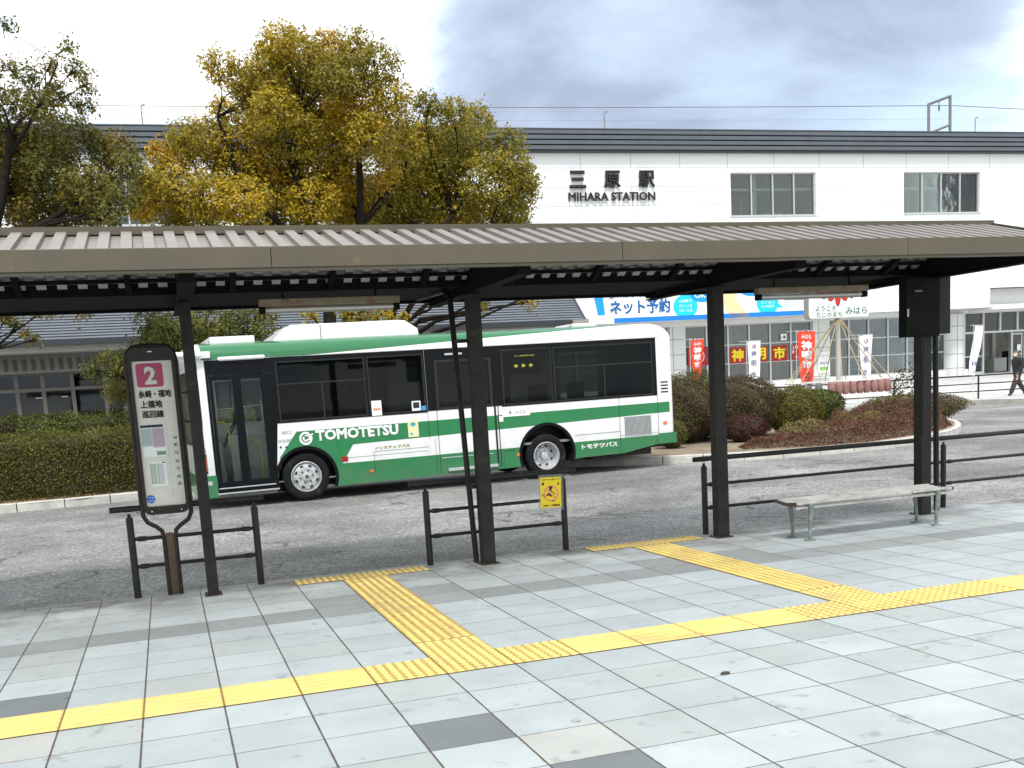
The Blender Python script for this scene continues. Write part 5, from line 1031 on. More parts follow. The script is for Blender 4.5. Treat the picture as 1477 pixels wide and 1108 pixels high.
def clump_leaves(clumps, per_m2, size, pal, tuft=.16, per_tuft=16, shell=.45, squash=.85, wts=None):
    C_, N_, S_, K_ = [], [], [], []; pal = np.array(pal, float); wts = np.array(wts if wts is not None else [1] * len(pal), float); wts /= wts.sum()
    for (x, y, z, r) in clumps:
        nt_ = max(4, int(per_m2 * 4 * math.pi * r * r / per_tuft * .6)); base = pal[rng.choice(len(pal), p=wts)]
        d = rng.normal(size=(nt_, 3)); d /= np.linalg.norm(d, axis=1)[:, None]; rad = r * (shell + (1.06 - shell) * rng.random(nt_) ** .6)
        tc_ = np.array([x, y, z]) + d * rad[:, None] * np.array([1, 1, squash])
        for k in range(nt_):
            m_ = per_tuft + rng.integers(-4, 5); tr_ = tuft * rng.uniform(.6, 1.25)
            o_ = rng.normal(size=(m_, 3)) * tr_ * .5; cc = tc_[k] + o_; col = base * .6 + pal[rng.choice(len(pal), p=wts)] * .4
            C_.append(cc); N_.append(d[k] * .6 + np.array([0, -.35, .6]) + rng.normal(size=(m_, 3)) * .65); S_.append(size * rng.uniform(.65, 1.25, m_)); K_.append(col * rng.uniform(.65, 1.35, (m_, 1)))
    return np.concatenate(C_), np.concatenate(N_), np.concatenate(S_), np.concatenate(K_)
def limbs(b, root, clumps, r0, frac=.55, jitter=.25, twig=.012):
    """branches from points on the trunk to each clump, curved and tapering"""
    for (x, y, z, r) in clumps:
        tgt = Vector((x, y, z)); s = min(root, key=lambda q: (Vector(q[0]) - tgt).length + (1.5 if q[0][2] > z - .1 else 0)); p0 = Vector(s[0]); L_ = (tgt - p0).length
        if L_ < .05: continue
        mid = p0.lerp(tgt, .5) + Vector((random.uniform(-1, 1), random.uniform(-1, 1), random.uniform(-.2, .6))) * L_ * jitter * .5
        rr = min(s[1] * .6, .014 + .015 * L_); pts = [p0, p0.lerp(mid, .5) + Vector((random.uniform(-1, 1), 0, random.uniform(-1, 1))) * L_ * .04, mid, mid.lerp(tgt, .55) + Vector((random.uniform(-1, 1), 0, random.uniform(-1, 1))) * L_ * .05, tgt]
        b.tube(pts, [rr, rr * .8, rr * .6, rr * .4, twig], 6)
        for k in range(4):
            d = Vector((random.gauss(0, 1), random.gauss(0, 1), random.gauss(.4, .8))).normalized() * r * .75; b.tube([pts[3], tgt + d * .4, tgt + d], [rr * .35, twig * .8, .004], 4)
MAIN = [(3.84,18.71,9.34,0.45),(4.4,19.63,9.28,0.67),(3.61,19.11,8.8,0.54),(5.08,19.81,9.51,0.56),(5.79,19.88,9.67,0.46),(5.92,18.2,8.76,0.49),(6.07,18.04,8.07,0.43),(4.77,20.51,8.54,0.75),(5.44,18.78,8.17,0.66),(3.63,18.7,7.88,0.58),(3.41,20.99,8.78,0.41),(2.64,19.41,8.95,0.4),(3.12,20.51,8.98,0.32),(4.06,19.43,7.48,0.71),(4.92,19.92,7.37,0.78),(5.63,18.45,7.35,0.62),(6.71,19.9,7.96,0.4),(2.29,20.6,7.64,0.62),(1.72,19.57,7.54,0.4),(3.03,20.22,7.41,0.73),(1.17,20.01,7.19,0.34),(0.83,18.19,6.27,0.35),(0.77,20.27,6.22,0.32),(1.47,19.77,6.54,0.62),(2.07,18.9,6.08,0.64),(2.73,18.09,5.86,0.62),(3.78,20.6,6.47,0.8),(4.41,19.42,6.1,0.67),(5.39,20.16,6.72,0.63),(5.6,20.64,6.16,0.65),(3.71,20.14,7.09,0.65),(2.71,20.76,6.98,0.58),(6.12,19.18,6.68,0.36),(5.04,20.4,8.04,0.5),(6.78,19.33,7.27,0.33),(1.36,20.81,6.12,0.49),(4.5,20.64,9.03,0.58),(5.08,18.29,8.54,0.58)]
RIGHT = [(7.46,19.91,8.45,0.34),(8.09,20.15,8.29,0.44),(9.52,22.4,8.77,0.45),(9.81,20.81,7.82,0.43),(8.77,21.38,7.85,0.76),(9.64,20.4,7.13,0.56),(8.08,21.02,7.33,0.67),(9.04,20.66,6.75,0.89),(9.96,20.55,6.44,0.46),(7.36,21.26,6.69,0.71),(6.61,21.25,6.35,0.62),(10.29,22.21,6.2,0.46),(8.34,21.55,6.31,0.82),(9.4,22.29,6.07,0.76),(7.33,22.07,6.23,0.64),(10.75,22.47,7.39,0.38),(7.89,21.51,8.12,0.45),(10.02,19.99,6.68,0.25)]
LEFT = [(-2.0,18.37,7.25,0.56),(-1.51,18.62,7.86,0.37),(-1.12,18.47,7.23,0.6),(-0.43,17.67,6.99,0.5),(0.19,18.01,6.87,0.43),(0.5,16.81,6.31,0.27),(-1.69,18.3,6.57,0.63),(-0.9,17.68,6.25,0.62),(-0.25,16.98,5.86,0.54),(0.35,16.45,5.63,0.32),(-1.6,18.35,5.77,0.59),(-0.79,18.68,5.66,0.52),(0.02,16.51,5.21,0.32),(-2.24,18.22,6.15,0.56),(0.65,17.29,6.62,0.19),(-0.92,16.66,7.37,0.31),(-1.97,17.01,7.92,0.39),(-2.62,18.15,7.06,0.68)]
LEFTS = [(-0.77,17.95,8.43,0.19),(-0.39,16.95,8.47,0.16),(-0.28,17.64,8.29,0.22),(-0.1,16.95,7.78,0.16),(-0.71,17.76,7.92,0.25),(-1.15,17.3,8.04,0.24),(-0.24,17.96,7.73,0.2),(-1.54,18.08,9.22,0.14),(-1.51,17.51,8.27,0.16)]
LOW = [(0.57,19.2,3.54,0.37),(1.04,18.37,3.19,0.48),(1.77,18.09,3.38,0.51),(2.55,18.72,3.4,0.5),(2.96,18.04,3.1,0.27),(-0.29,18.24,2.52,0.38),(0.34,18.49,2.58,0.54),(0.84,18.73,2.6,0.55),(1.57,18.19,2.76,0.45),(-0.63,18.05,2.42,0.2),(-0.02,19.04,2.05,0.4),(0.67,18.38,1.63,0.54),(1.11,19.15,1.99,0.47),(0.67,19.08,3.08,0.4),(2.19,18.45,2.98,0.46),(3.07,18.55,3.48,0.22)]
HANG = [(-2.08,17.52,3.57,0.16),(-1.92,17.62,3.37,0.14),(-1.75,17.58,3.22,0.12),(-1.63,17.55,3.08,0.08),(-2.2,17.6,3.65,0.14),(-1.47,17.85,3.67,0.13),(-1.11,17.51,3.64,0.11),(-0.7,17.44,3.52,0.11),(-0.61,17.68,3.6,0.08),(6.99,17.29,3.7,0.14),(7.81,17.34,3.58,0.16),(7.83,17.88,3.42,0.1),(8.95,17.52,3.5,0.16),(8.74,17.54,3.57,0.08),(3.79,17.11,3.38,0.15),(4.96,17.43,3.28,0.24),(5.45,17.56,3.32,0.22),(4.6,17.12,3.35,0.15),(5.92,17.59,3.23,0.12)]
OLIVE = [(.36, .27, .018), (.27, .225, .018), (.45, .315, .016), (.16, .155, .018), (.50, .30, .014)]
DARKO = [(.135, .13, .022), (.18, .15, .022), (.095, .105, .02), (.24, .165, .02)]
def tree(name, label, crown, trunk, pal, wts, size, dens, group=None, tuft=.16, extra=None, per_tuft=16):
    e = thing(name, trunk[0][0], label, 'tree', group); o_ = Vector(trunk[0][0])
    b = MB(); stems = [trunk] if not extra else [trunk] + extra; roots = []
    for s_ in stems: b.tube([Vector(p) - o_ for p, r in s_], [r for p, r in s_], 12); roots += [(tuple(Vector(p) - o_), r) for p, r in s_[1:]]
    loc = [(x - o_.x, y - o_.y, z - o_.z, r) for x, y, z, r in crown]; limbs(b, roots, loc, .1); b.build('trunk', 'bark', e, smooth=60)
    a = clump_leaves(loc, dens, size, pal, tuft=tuft, wts=wts, per_tuft=per_tuft); leaf_mesh('crown', *a, e)
    return e
back = lambda L_, dy, k: [(x + random.uniform(-.3, .3), y + dy * random.uniform(.7, 1.3), z + random.uniform(-.3, .1), r * 1.05) for i, (x, y, z, r) in enumerate(L_) if i % k == 0]
tree('camphor_tree', 'tall olive and golden leaved tree, the highest crown, standing behind the bus front', MAIN + back(MAIN, 1.7, 2) + [h for h in HANG if 3.5 < h[0] < 6.3],
     [((4.30, 19.5, 0.0), .20), ((4.50, 19.5, 1.6), .17), ((4.62, 19.5, 3.6), .15), ((4.45, 19.5, 5.2), .12), ((4.1, 19.5, 6.6), .09), ((4.3, 19.6, 8.0), .06)], OLIVE, [3, 3, 3, 2, 2.2], .092, 820, 'trees on the traffic island',
     extra=[[((4.62, 19.5, .9), .15), ((4.92, 19.5, 2.6), .15), ((5.12, 19.5, 3.9), .13), ((5.5, 19.4, 5.5), .09), ((5.6, 19.4, 7.2), .06)], [((4.55, 19.5, 4.3), .09), ((3.3, 19.6, 5.4), .07), ((2.0, 19.6, 6.0), .05)], [((4.6, 19.5, 4.6), .08), ((2.9, 19.8, 6.5), .06), ((2.5, 19.8, 8.0), .035)]])
tree('camphor_tree', 'broad olive green tree, its rounded crown reaching right towards the station name', RIGHT + back(RIGHT, 1.6, 2) + [h for h in HANG if h[0] > 6.5],
     [((5.9, 20.6, 0.0), .17), ((6.0, 20.6, 2.5), .14), ((6.4, 20.7, 3.7), .12), ((7.1, 20.8, 4.9), .09), ((8.2, 20.9, 6.0), .06)], OLIVE, [3, 4, 1.5, 3.5, .8], .092, 820, 'trees on the traffic island',
     extra=[[((6.1, 20.6, 3.0), .08), ((6.9, 20.4, 3.5), .06), ((7.7, 20.2, 4.2), .04), ((9.0, 20.4, 5.6), .03)], [((6.0, 20.6, 2.6), .09), ((7.0, 20.8, 3.9), .07), ((7.6, 20.9, 5.5), .05)]])
tree('camphor_tree', 'darker olive tree with crooked dark limbs at the left edge of the view', LEFT + LEFTS + back(LEFT, 1.4, 2) + [h for h in HANG if h[0] < 0],
     [((-2.95, 17.5, 0.0), .22), ((-2.75, 17.5, 2.8), .19), ((-2.35, 17.5, 4.6), .15), ((-1.9, 17.6, 5.9), .10), ((-1.6, 17.6, 7.0), .06)], DARKO, [3, 3, 2, 1.6], .085, 820, 'trees on the traffic island',
     extra=[[((-2.4, 17.5, 4.5), .10), ((-1.5, 17.3, 5.1), .08), ((-.6, 17.1, 5.6), .05), ((.1, 17.0, 6.0), .03)], [((-1.7, 17.6, 6.6), .05), ((-1.0, 17.6, 7.6), .03), ((-.6, 17.6, 8.4), .015)], [((-2.6, 17.5, 3.8), .07), ((-2.2, 17.5, 3.7), .04), ((-1.3, 17.5, 3.65), .02)]])
tree('broadleaf_tree', 'low dark green layered tree between the stop sign and the bus front', LOW + back(LOW, .9, 2), [((1.2, 18.6, 0), .12), ((1.25, 18.6, 1.0), .10), ((1.4, 18.6, 2.0), .07), ((1.8, 18.5, 3.0), .04)], [(.09, .12, .022), (.14, .15, .025), (.06, .08, .018), (.22, .20, .035), (.28, .19, .035)], [3, 3, 2, 1.3, .8], .075, 900, None, tuft=.14,
     extra=[[((1.2, 18.6, .8), .06), ((.5, 18.6, 1.6), .05), ((-.1, 18.4, 2.3), .03)]])

def hedge(x0, x1, y0, y1, zt, label, pal, wts, size=.045, dens=2300, z0=.02):
    e = thing('hedge', ((x0 + x1) / 2, (y0 + y1) / 2, z0), label, 'hedge', 'clipped hedges on the island'); ox, oy = (x0 + x1) / 2, (y0 + y1) / 2
    hx, hy, hz = (x1 - x0) / 2, (y1 - y0) / 2, zt - z0
    nx_ = max(4, int((x1 - x0) / .25)); b = MB(); k = 10; prof_ = []
    for j in range(k + 1):
        a = math.pi * j / k; prof_.append((-math.cos(a), math.sin(a)))
    def pt(u, j, sc):
        c_, s_ = prof_[j]; yy_ = math.copysign(abs(c_) ** .45, c_); zz_ = s_ ** .45 if s_ > 0 else 0
        w_ = 1 + .05 * math.sin(u * 2.1 + j) + .04 * math.sin(u * 5.3 + 2 * j); return (u, yy_ * hy * sc * w_, zz_ * hz * sc * w_)
    for i in range(nx_ + 1):
        u = -hx * .97 + 2 * hx * .97 * i / nx_; b.v += [pt(u, j, .93) for j in range(k + 1)]
    for i in range(nx_):
        for j in range(k): b.f.append([i * (k + 1) + j, (i + 1) * (k + 1) + j, (i + 1) * (k + 1) + j + 1, i * (k + 1) + j + 1]); b.m.append(0)
    b.f += [list(range(k + 1)), list(range(nx_ * (k + 1), (nx_ + 1) * (k + 1)))]; b.m += [0, 0]; b.build('inner_twigs', 'twigs', e)
    n = int(dens * (x1 - x0) * (2 * hy + 1.4 * hz)); u = rng.uniform(-hx, hx, n); a = rng.uniform(0.0, 1.0, n) * math.pi; c_ = -np.cos(a); s_ = np.sin(a); side = rng.random(n) < .45; s_ = np.where(side, rng.random(n) ** 2.2, s_); c_ = np.where(side, -np.sqrt(np.clip(1 - s_ ** 2, 0, 1)), c_)
    yy_ = np.sign(c_) * np.abs(c_) ** .45; zz_ = np.abs(s_) ** .45; lump = (1 + .12 * (rng.random(n) < .03) * rng.random(n)) * (1 + .04 * np.sin(u * 1.1 + 1)) * 1 + .035 * np.sin(u * 2.3 + a * 2) + .03 * np.sin(u * 6.1 + a * 5) + .02 * np.sin(u * 17 + a * 11); sc = lump * (.93 + .10 * rng.random(n))
    P_ = np.stack([u, yy_ * hy * sc, zz_ * hz * sc + .01], 1); nn = np.stack([rng.normal(size=n) * .6, yy_ * .6 + rng.normal(size=n) * .6, zz_ * .8 + rng.normal(size=n) * .5 + .3], 1)
    pal = np.array(pal); wts = np.array(wts, float) / sum(wts); pn_ = np.sin(u * 1.7 + 1) * .5 + .5
    cols = pal[rng.choice(len(pal), n, p=wts)] * rng.uniform(.5, 1.5, (n, 1)) * (1 + .22 * np.sin(u * 2.9 + 3 * zz_) * np.sin(u * .9 + a * 3))[:, None]; leaf_mesh('foliage', P_, nn, size * rng.uniform(.6, 1.2, n), cols, e); return e
hedge(-5.5, 2.3, 15.75, 17.55, 1.19, 'front clipped hedge, olive brown, directly behind the stop sign and nearest the road', [(.10, .105, .013), (.14, .14, .015), (.06, .07, .012), (.12, .085, .018)], [4, 3, 2, 1])
hedge(-5.5, 2.6, 18.2, 19.7, 1.50, 'rear clipped hedge, fresher green and taller, in front of the shopfront doors', [(.10, .13, .018), (.15, .17, .022), (.07, .09, .015)], [4, 3, 2], size=.055, dens=1500)
def shrub(x, y, rx, ry, h, label, pal, wts, size=.05, dens=2200, z0=.02, core=True, name='shrub', group='shrubs on the island', rag=.12):
    e = thing(name, (x, y, z0), label, 'shrub', group)
    if core:
        bm = bmesh.new(); bmesh.ops.create_icosphere(bm, subdivisions=3, radius=1)
        for v in bm.verts: v.co = Vector((v.co.x * rx * .88, v.co.y * ry * .88, (v.co.z * .5 + .5) * h * .90)) * (1 + .04 * math.sin(v.co.x * 9 + v.co.z * 7))
        me = bpy.data.meshes.new('inner_twigs'); bm.to_mesh(me); bm.free(); me.materials.append(M['twigs']); c = bpy.data.objects.new('inner_twigs', me); COL.objects.link(c); c.parent = e
    n = int(dens * (2 * math.pi * rx * ry + math.pi * (rx + ry) * h * .6)); d = rng.normal(size=(n, 3)); d /= np.linalg.norm(d, axis=1)[:, None]
    lump = 1 + .05 * np.sin(d[:, 0] * 7 + d[:, 2] * 5 + x) + .04 * np.sin(d[:, 1] * 11 + d[:, 0] * 13) ; sc = lump * (.90 + rag * rng.random(n))
    P_ = np.stack([d[:, 0] * rx * sc, d[:, 1] * ry * sc, (d[:, 2] * .5 * sc + .5) * h], 1); pal = np.array(pal); wts = np.array(wts, float) / sum(wts)
    cols = pal[rng.choice(len(pal), n, p=wts)] * rng.uniform(.6, 1.4, (n, 1)); leaf_mesh('foliage', P_, d + rng.normal(size=(n, 3)) * .7 + np.array([0, 0, .3]), size * rng.uniform(.6, 1.2, n), cols, e); return e
BR = [(.10, .085, .028), (.075, .055, .025), (.14, .075, .04), (.09, .10, .018)]
shrub(12.35, 16.9, 1.0, 1.1, 1.52, 'dark brown green rounded shrub just behind the bus rear', BR, [4, 3, 2, 2])
shrub(14.15, 17.3, 1.25, 1.1, 1.48, 'largest dark brown rounded shrub between the shelter post and the yellow green ball', BR, [4, 3, 2, 1])
shrub(13.2, 17.9, 1.0, .9, 1.62, 'olive topped shrub rising behind the dark brown shrubs', [(.13, .12, .03), (.09, .08, .02)], [1, 1], size=.06, dens=1200, rag=.25)
shrub(11.35, 15.35, .34, .36, .66, 'small yellow green shrub low beside the bus rear corner', [(.13, .13, .02), (.08, .09, .02)], [2, 1])
shrub(15.45, 16.7, .70, .64, 1.16, 'clipped yellow green ball shrub in the middle of the island', [(.155, .14, .012), (.115, .11, .014), (.20, .16, .02)], [3, 3, 1])
shrub(13.35, 15.55, .48, .4, .62, 'small dark red shrub at the foot of the largest brown shrub', [(.11, .03, .02), (.07, .03, .02), (.05, .04, .02)], [3, 2, 1], rag=.22)
shrub(14.75, 15.2, .55, .4, .40, 'loose pale yellow shrub in front of the clipped ball', [(.30, .25, .08), (.20, .17, .05), (.13, .08, .04)], [2, 2, 2], size=.055, dens=900, core=False, rag=.35)
shrub(18.3, 19.9, .85, .7, 1.0, 'glossy dark green shrub behind the clipped ball, left of the sign pole', [(.09, .12, .015), (.05, .07, .015), (.16, .17, .03)], [3, 2, 1], size=.08, dens=900)
shrub(20.6, 18.7, 1.5, .9, .68, 'wide olive brown shrub below the row of clay pots', [(.13, .11, .03), (.09, .06, .03), (.17, .13, .05)], [3, 2, 1], size=.06, dens=1100, rag=.3)
shrub(22.2, 20.6, .55, .5, 1.35, 'sparse upright leafy shrub right of the clay pots', [(.06, .06, .02), (.12, .08, .04)], [2, 1], size=.10, dens=260, core=False, rag=.5)
shrub(18.9, 16.7, .65, .7, .62, 'reddish shrub at the right tip of the island by the far shelter post', [(.14, .06, .03), (.10, .045, .03), (.13, .11, .04)], [3, 2, 1], size=.055, rag=.28)
# low red brown ground cover that no one could count
xy = [(12.3, 14.15), (12.0, 13.35), (13.2, 12.75), (14.6, 12.72), (16.2, 13.4), (17.8, 14.3), (19.0, 15.3), (20.3, 17.0), (20.4, 18.6), (18.0, 19.0), (16.6, 17.4), (15.4, 15.6), (13.6, 14.7)]
def inside(px, py, poly):
    c = np.zeros(len(px), bool); j = len(poly) - 1
    for i in range(len(poly)):
        xi, yi = poly[i]; xj, yj = poly[j]; c ^= ((yi > py) != (yj > py)) & (px < (xj - xi) * (py - yi) / (yj - yi + 1e-12) + xi); j = i
    return c
n = 90000; px_ = rng.uniform(12, 20.5, n); py_ = rng.uniform(12.6, 19, n); k = inside(px_, py_, xy); px_, py_ = px_[k], py_[k]; n = len(px_)
cx_ = np.array(xy)[:, 0]; cy_ = np.array(xy)[:, 1]
def segd(px, py):
    d = np.full(len(px), 9.0)
    for i in range(len(xy)):
        a = np.array(xy[i]); c = np.array(xy[(i + 1) % len(xy)]); v = c - a; t_ = np.clip(((px - a[0]) * v[0] + (py - a[1]) * v[1]) / (v @ v), 0, 1); d = np.minimum(d, np.hypot(px - a[0] - t_ * v[0], py - a[1] - t_ * v[1]))
    return d
ht = np.minimum(segd(px_, py_) * 1.1, .42) * (1 + .25 * np.sin(px_ * 3.1 + py_ * 2) + .15 * np.sin(px_ * 7.7 - py_ * 5)) * (.55 + .07 * (px_ - 12)); zz_ = .03 + ht * (rng.random(n) ** .35)
pal = np.array([(.15, .055, .035), (.11, .05, .033), (.19, .085, .045), (.17, .145, .04), (.09, .06, .035)]); pt_ = (np.sin(px_ * 1.3 + 2) * np.sin(py_ * 1.9) > .45)
ix = np.where(pt_ & (rng.random(n) < .7), 3, rng.choice(5, n, p=[.38, .25, .17, .05, .15])); cols = pal[ix] * rng.uniform(.6, 1.4, (n, 1))
leaf_mesh('ground_cover', np.stack([px_, py_, zz_], 1), rng.normal(size=(n, 3)) * .6 + np.array([0, -.2, .8]), .055 * rng.uniform(.6, 1.3, n), cols, None, kind='stuff')
# dry litter along the hedge foot
n = 2600; P_ = np.stack([rng.uniform(-5, 3, n), 15.45 + np.abs(rng.normal(size=n)) * .12, .03 + rng.random(n) * .02], 1)
leaf_mesh('leaf_litter', P_, rng.normal(size=(n, 3)) * .4 + np.array([0, 0, 1]), .05 * rng.uniform(.5, 1.2, n), np.array([(.22, .12, .05), (.12, .08, .04), (.3, .2, .1)])[rng.choice(3, n)], None, kind='stuff')
e = thing('grass_tuft', (-.55, 16.35, 1.05), 'pale dry grass blades sticking out of the front hedge', 'grass tuft')
b = MB()
for k in range(7): a = random.uniform(-.28, .28); h = random.uniform(.14, .30); b.add([(a * .25 - .008, 0, 0), (a * .25 + .008, 0, 0), (a * .6 + .012, -.03, h * .7), (a * .95, -.05, h)], [(0, 1, 2), (0, 2, 3)])
b.build('blades', pc('straw', (.30, .25, .11)), e)

# ================================================================ WELCOME SIGN WITH POTS
ws = thing('welcome_sign', (20.50, 21.75, .02), 'white welcome board with red scalloped top on a grey pole with ropes in the island', 'sign')
b = MB(); b.tube([(0, .12, 0), (0, .12, 3.1)], .075, 14); b.build('pole', pc('pole grey', (.50, .50, .49), .4), ws, smooth=50)
b = MB(); q = [(u, v) for u, v in rrect(-1.10, 1.04, 3.06, 4.95, .10)]; b.plate(q, [], lambda u, v, d: (u, d, v), .26); b.build('board', 'sign_white', ws)
b = MB(); q = rrect(-1.11, 1.05, 3.05, 4.96, .11); b.plate(q, [], lambda u, v, d: (u, d + .02, v), .25); b.build('board_frame', 'grey_frame', ws)
fw = lambda u, v, d: (u, -d, v)
pc('sign_green', (0.015, 0.16, 0.07)); pc('sign_red', (0.72, 0.015, 0.01))
pe = []; ctr = (-.08, 4.29)
for k in range(9):
    a0 = R(200 + 140 * k / 9); a1 = R(200 + 140 * (k + 1) / 9); r0 = .74; r1 = .93 if k != 4 else 1.10
    for j in range(7):
        t_ = j / 6; a = a0 + (a1 - a0) * t_; rr_ = r0 + (r1 - r0) * math.sin(math.pi * t_) ** (.6 if k != 4 else 1.6); pe.append((ctr[0] + rr_ * math.cos(a) * 1.12, ctr[1] + rr_ * math.sin(a) * .80))
b = MB(); b.plate(pe + [(.85, 4.75), (-1.0, 4.75)], [], lambda u, v, d: (u, -.006 + d, v), .004); b.build('red_scallop', 'sign_red', ws)
b = MB()
for i in range(len(pe) - 1): 
    (u0, v0), (u1, v1) = pe[i], pe[i + 1]; L_ = math.hypot(u1 - u0, v1 - v0) or 1; nx_, nz_ = -(v1 - v0) / L_ * .010, (u1 - u0) / L_ * .010
    b.add([fw(u0 - nx_, v0 - nz_, .008), fw(u1 - nx_, v1 - nz_, .008), fw(u1 + nx_, v1 + nz_, .008), fw(u0 + nx_, v0 + nz_, .008)], [(0, 1, 2, 3)])
for k in range(1, 9): a = R(200 + 140 * k / 9); b.add([fw(ctr[0] + r_ * math.cos(a + s_) * 1.12, ctr[1] + r_ * math.sin(a + s_) * .80, .009) for r_, s_ in ((.3, -.01), (.62, -.01), (.62, .01), (.3, .01))], [(0, 1, 2, 3)])
b.build('outline', 'ink', ws)
text('ようこそ', (-.88, 3.28, -.14, 3.43), fw, 'sign_green', ws, bold=.012, lift=.002); text('たこのまち', (-.85, 3.10, .07, 3.24), fw, 'sign_green', ws, bold=.012, lift=.002); text('みはら', (.20, 3.15, .98, 3.37), fw, 'sign_green', ws, bold=.015, lift=.002)
b = MB()
for (u0, u1, v0, v1) in ((-.98, .12, 3.255, 3.26), (-.98, -.15, 3.47, 3.475), (.135, .142, 3.09, 3.42), (.15, 1.0, 3.08, 3.085), (-.98, .13, 3.08, 3.085), (-.98, -.974, 3.08, 3.47)): b.add([fw(u0, v0, .002), fw(u1, v0, .002), fw(u1, v1, .002), fw(u0, v1, .002)], [(0, 1, 2, 3)])
b.build('ruled_lines', 'grey_ink', ws)
pc('rope', (0.42, 0.35, 0.22), .8); pc('pale_rope', (0.62, 0.62, 0.58), .7)
b = MB(); th = np.linspace(0, 2 * math.pi, 40); b.tube([(1.75 * math.cos(a), .1 + 1.2 * math.sin(a), 1.15) for a in th], .022, 8, caps=False); b.tube([(-1.15, -1.0, 1.16), (1.0, -1.0, 1.16)], .025, 8)
for a in (0, math.pi / 2, math.pi, 1.5 * math.pi): b.tube([(0, .12, 1.15), (1.75 * math.cos(a), .1 + 1.2 * math.sin(a), 1.15)], .016, 6)
b.build('ring_frame', 'pale_rope', ws, smooth=50)
for k in range(15):
    a = 2 * math.pi * (k + .3) / 15; b = MB(); b.tube(sag((.05 * math.cos(a), .12 + .06 * math.sin(a), 3.04), (1.75 * math.cos(a), .1 + 1.2 * math.sin(a), 1.15), .02, 4), .014, 5); b.build('rope', 'rope', ws)
for k in range(5):
    b = MB(); x = -1.75 + .22 * k; b.tube([(x, -.35 - .12 * k, 1.15), (x - .35, -.5 - .1 * k, .35 + .05 * k)], .008, 4); b.build('rope', 'pale_rope', ws)
b = MB(); b.lathe((0, .12, 0), (0, 0, 1), [(.28, 0), (.22, .18), (.10, .22), (.078, .30)], 16); b.build('pole_base', 'concrete', ws)
M['clay'] = mat('pinkish clay', (0.33, 0.17, 0.155), 0.75, noise=(7, .18), stain=(6, (.20, .09, .08), .55, .7))
def pot(x, y, z, lab, m='clay', s=1.0):
    b = MB(); b.lathe((0, 0, 0), (0, 0, 1), [(.0, 0), (.085 * s, .005), (.115 * s, .08 * s), (.125 * s, .18 * s), (.115 * s, .30 * s), (.095 * s, .36 * s), (.085 * s, .37 * s), (.085 * s, .34 * s), (.0, .33 * s)], 18)
    o = b.build('octopus_pot', m, smooth=45); o.location = (x, y, z + .02); o.scale = (.93, .93, 1); return tag(o, lab, 'pot', 'clay octopus pots hung below the welcome sign')
ordn = ['first', 'second', 'third', 'fourth', 'fifth', 'sixth', 'seventh', 'eighth', 'last']
for k in range(9): o = pot(19.42 + .248 * k, 20.72, .77, ('pinkish clay octopus pot, %s from the left in the row under the welcome sign' % ordn[k])); o.rotation_euler = (random.uniform(-.05, .05), random.uniform(-.06, .06), 0)
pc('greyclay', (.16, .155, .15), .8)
for k in range(3): pot(18.88 + .16 * k, 21.6 - .28 * k, .80, ('greyer octopus pot, %s of three left of the pink row' % ('leftmost', 'middle', 'rightmost')[k]), 'greyclay', .9)

# ================================================================ BANNERS
pc('banner_red', (0.80, 0.055, 0.02)); pc('banner_white', (0.82, 0.82, 0.84)); pc('purple_ink', (0.06, 0.02, 0.20)); pc('plum', (.30, .02, .07))
def banner(x0, x1, z0, z1, y, zg, c, label, lean=0.0, bot=(0.08, .85), words_=(), amp=.035):
    e = thing('nobori_banner', (x0, y, zg), label, 'banner', 'tall cloth banners before the station'); H = z1 - z0; Wd = x1 - x0; base = z0 - zg
    def F(u, v, d=0):      # u across 0..1, v down 0..1
        l_ = bot[0] * v ** 1.3; r_ = 1 - (1 - bot[1]) * v ** 1.3; uu = l_ + (r_ - l_) * u
        return (Wd * uu + lean * v, -d + amp * math.sin(5 * u + 4 * v + x0) * (.3 + v) + .02 * math.sin(11 * u), base + H * (1 - v) - .02 * math.sin(3 * u + x0))
    b = MB(); nu, nv = 12, 24; b.v = [F(i / nu, j / nv) for j in range(nv + 1) for i in range(nu + 1)]
    for j in range(nv):
        for i in range(nu): b.f.append([j * (nu + 1) + i, j * (nu + 1) + i + 1, (j + 1) * (nu + 1) + i + 1, (j + 1) * (nu + 1) + i]); b.m.append(0)
    b.build('cloth', c, e, smooth=80)
    b = MB(); b.tube([(-.035, .02, 0), (-.03, .02, base + H + .05)], .011, 8); b.tube([(-.30 * Wd / .5, .01, base + H + .012), (Wd + .02, 0, base + H + .012)], .007, 6); b.build('pole', 'pale_rope', e)
    b = MB()
    for k in range(4): u = .04 + .3 * k; b.add([(Wd * u - .014, -.006, base + H - .03), (Wd * u + .014, -.006, base + H - .03), (Wd * u + .014, -.006, base + H + .022), (Wd * u - .014, -.006, base + H + .022)], [(0, 1, 2, 3)])
    b.build('loop', 'banner_white', e)
    for (s_, u0, v0, u1, v1, m_, bold) in words_: text(s_, (u0, -v1, u1, -v0), lambda u, v, d: F(u, -v, d + .012), m_, e, bold=bold, depth=.0015)
    return e
RW = [('みはら', .22, .06, .80, .15, 'banner_white', .03), ('神', .18, .18, .82, .36, 'banner_white', .06), ('明', .2, .37, .80, .53, 'banner_white', .06), ('市', .2, .54, .80, .70, 'banner_white', .06)]
WW = [('神', .25, .26, .72, .40, 'purple_ink', .0), ('明', .28, .50, .74, .66, 'purple_ink', .0), ('市', .22, .80, .75, .95, 'purple_ink', .0), ('●', .33, .10, .66, .19, 'plum', .0)]
banner(19.30, 19.84, 1.45, 2.91, 29, .06, 'banner_red', 'small red cloth banner with white characters just behind the bus rear', bot=(.12, .62), words_=RW)
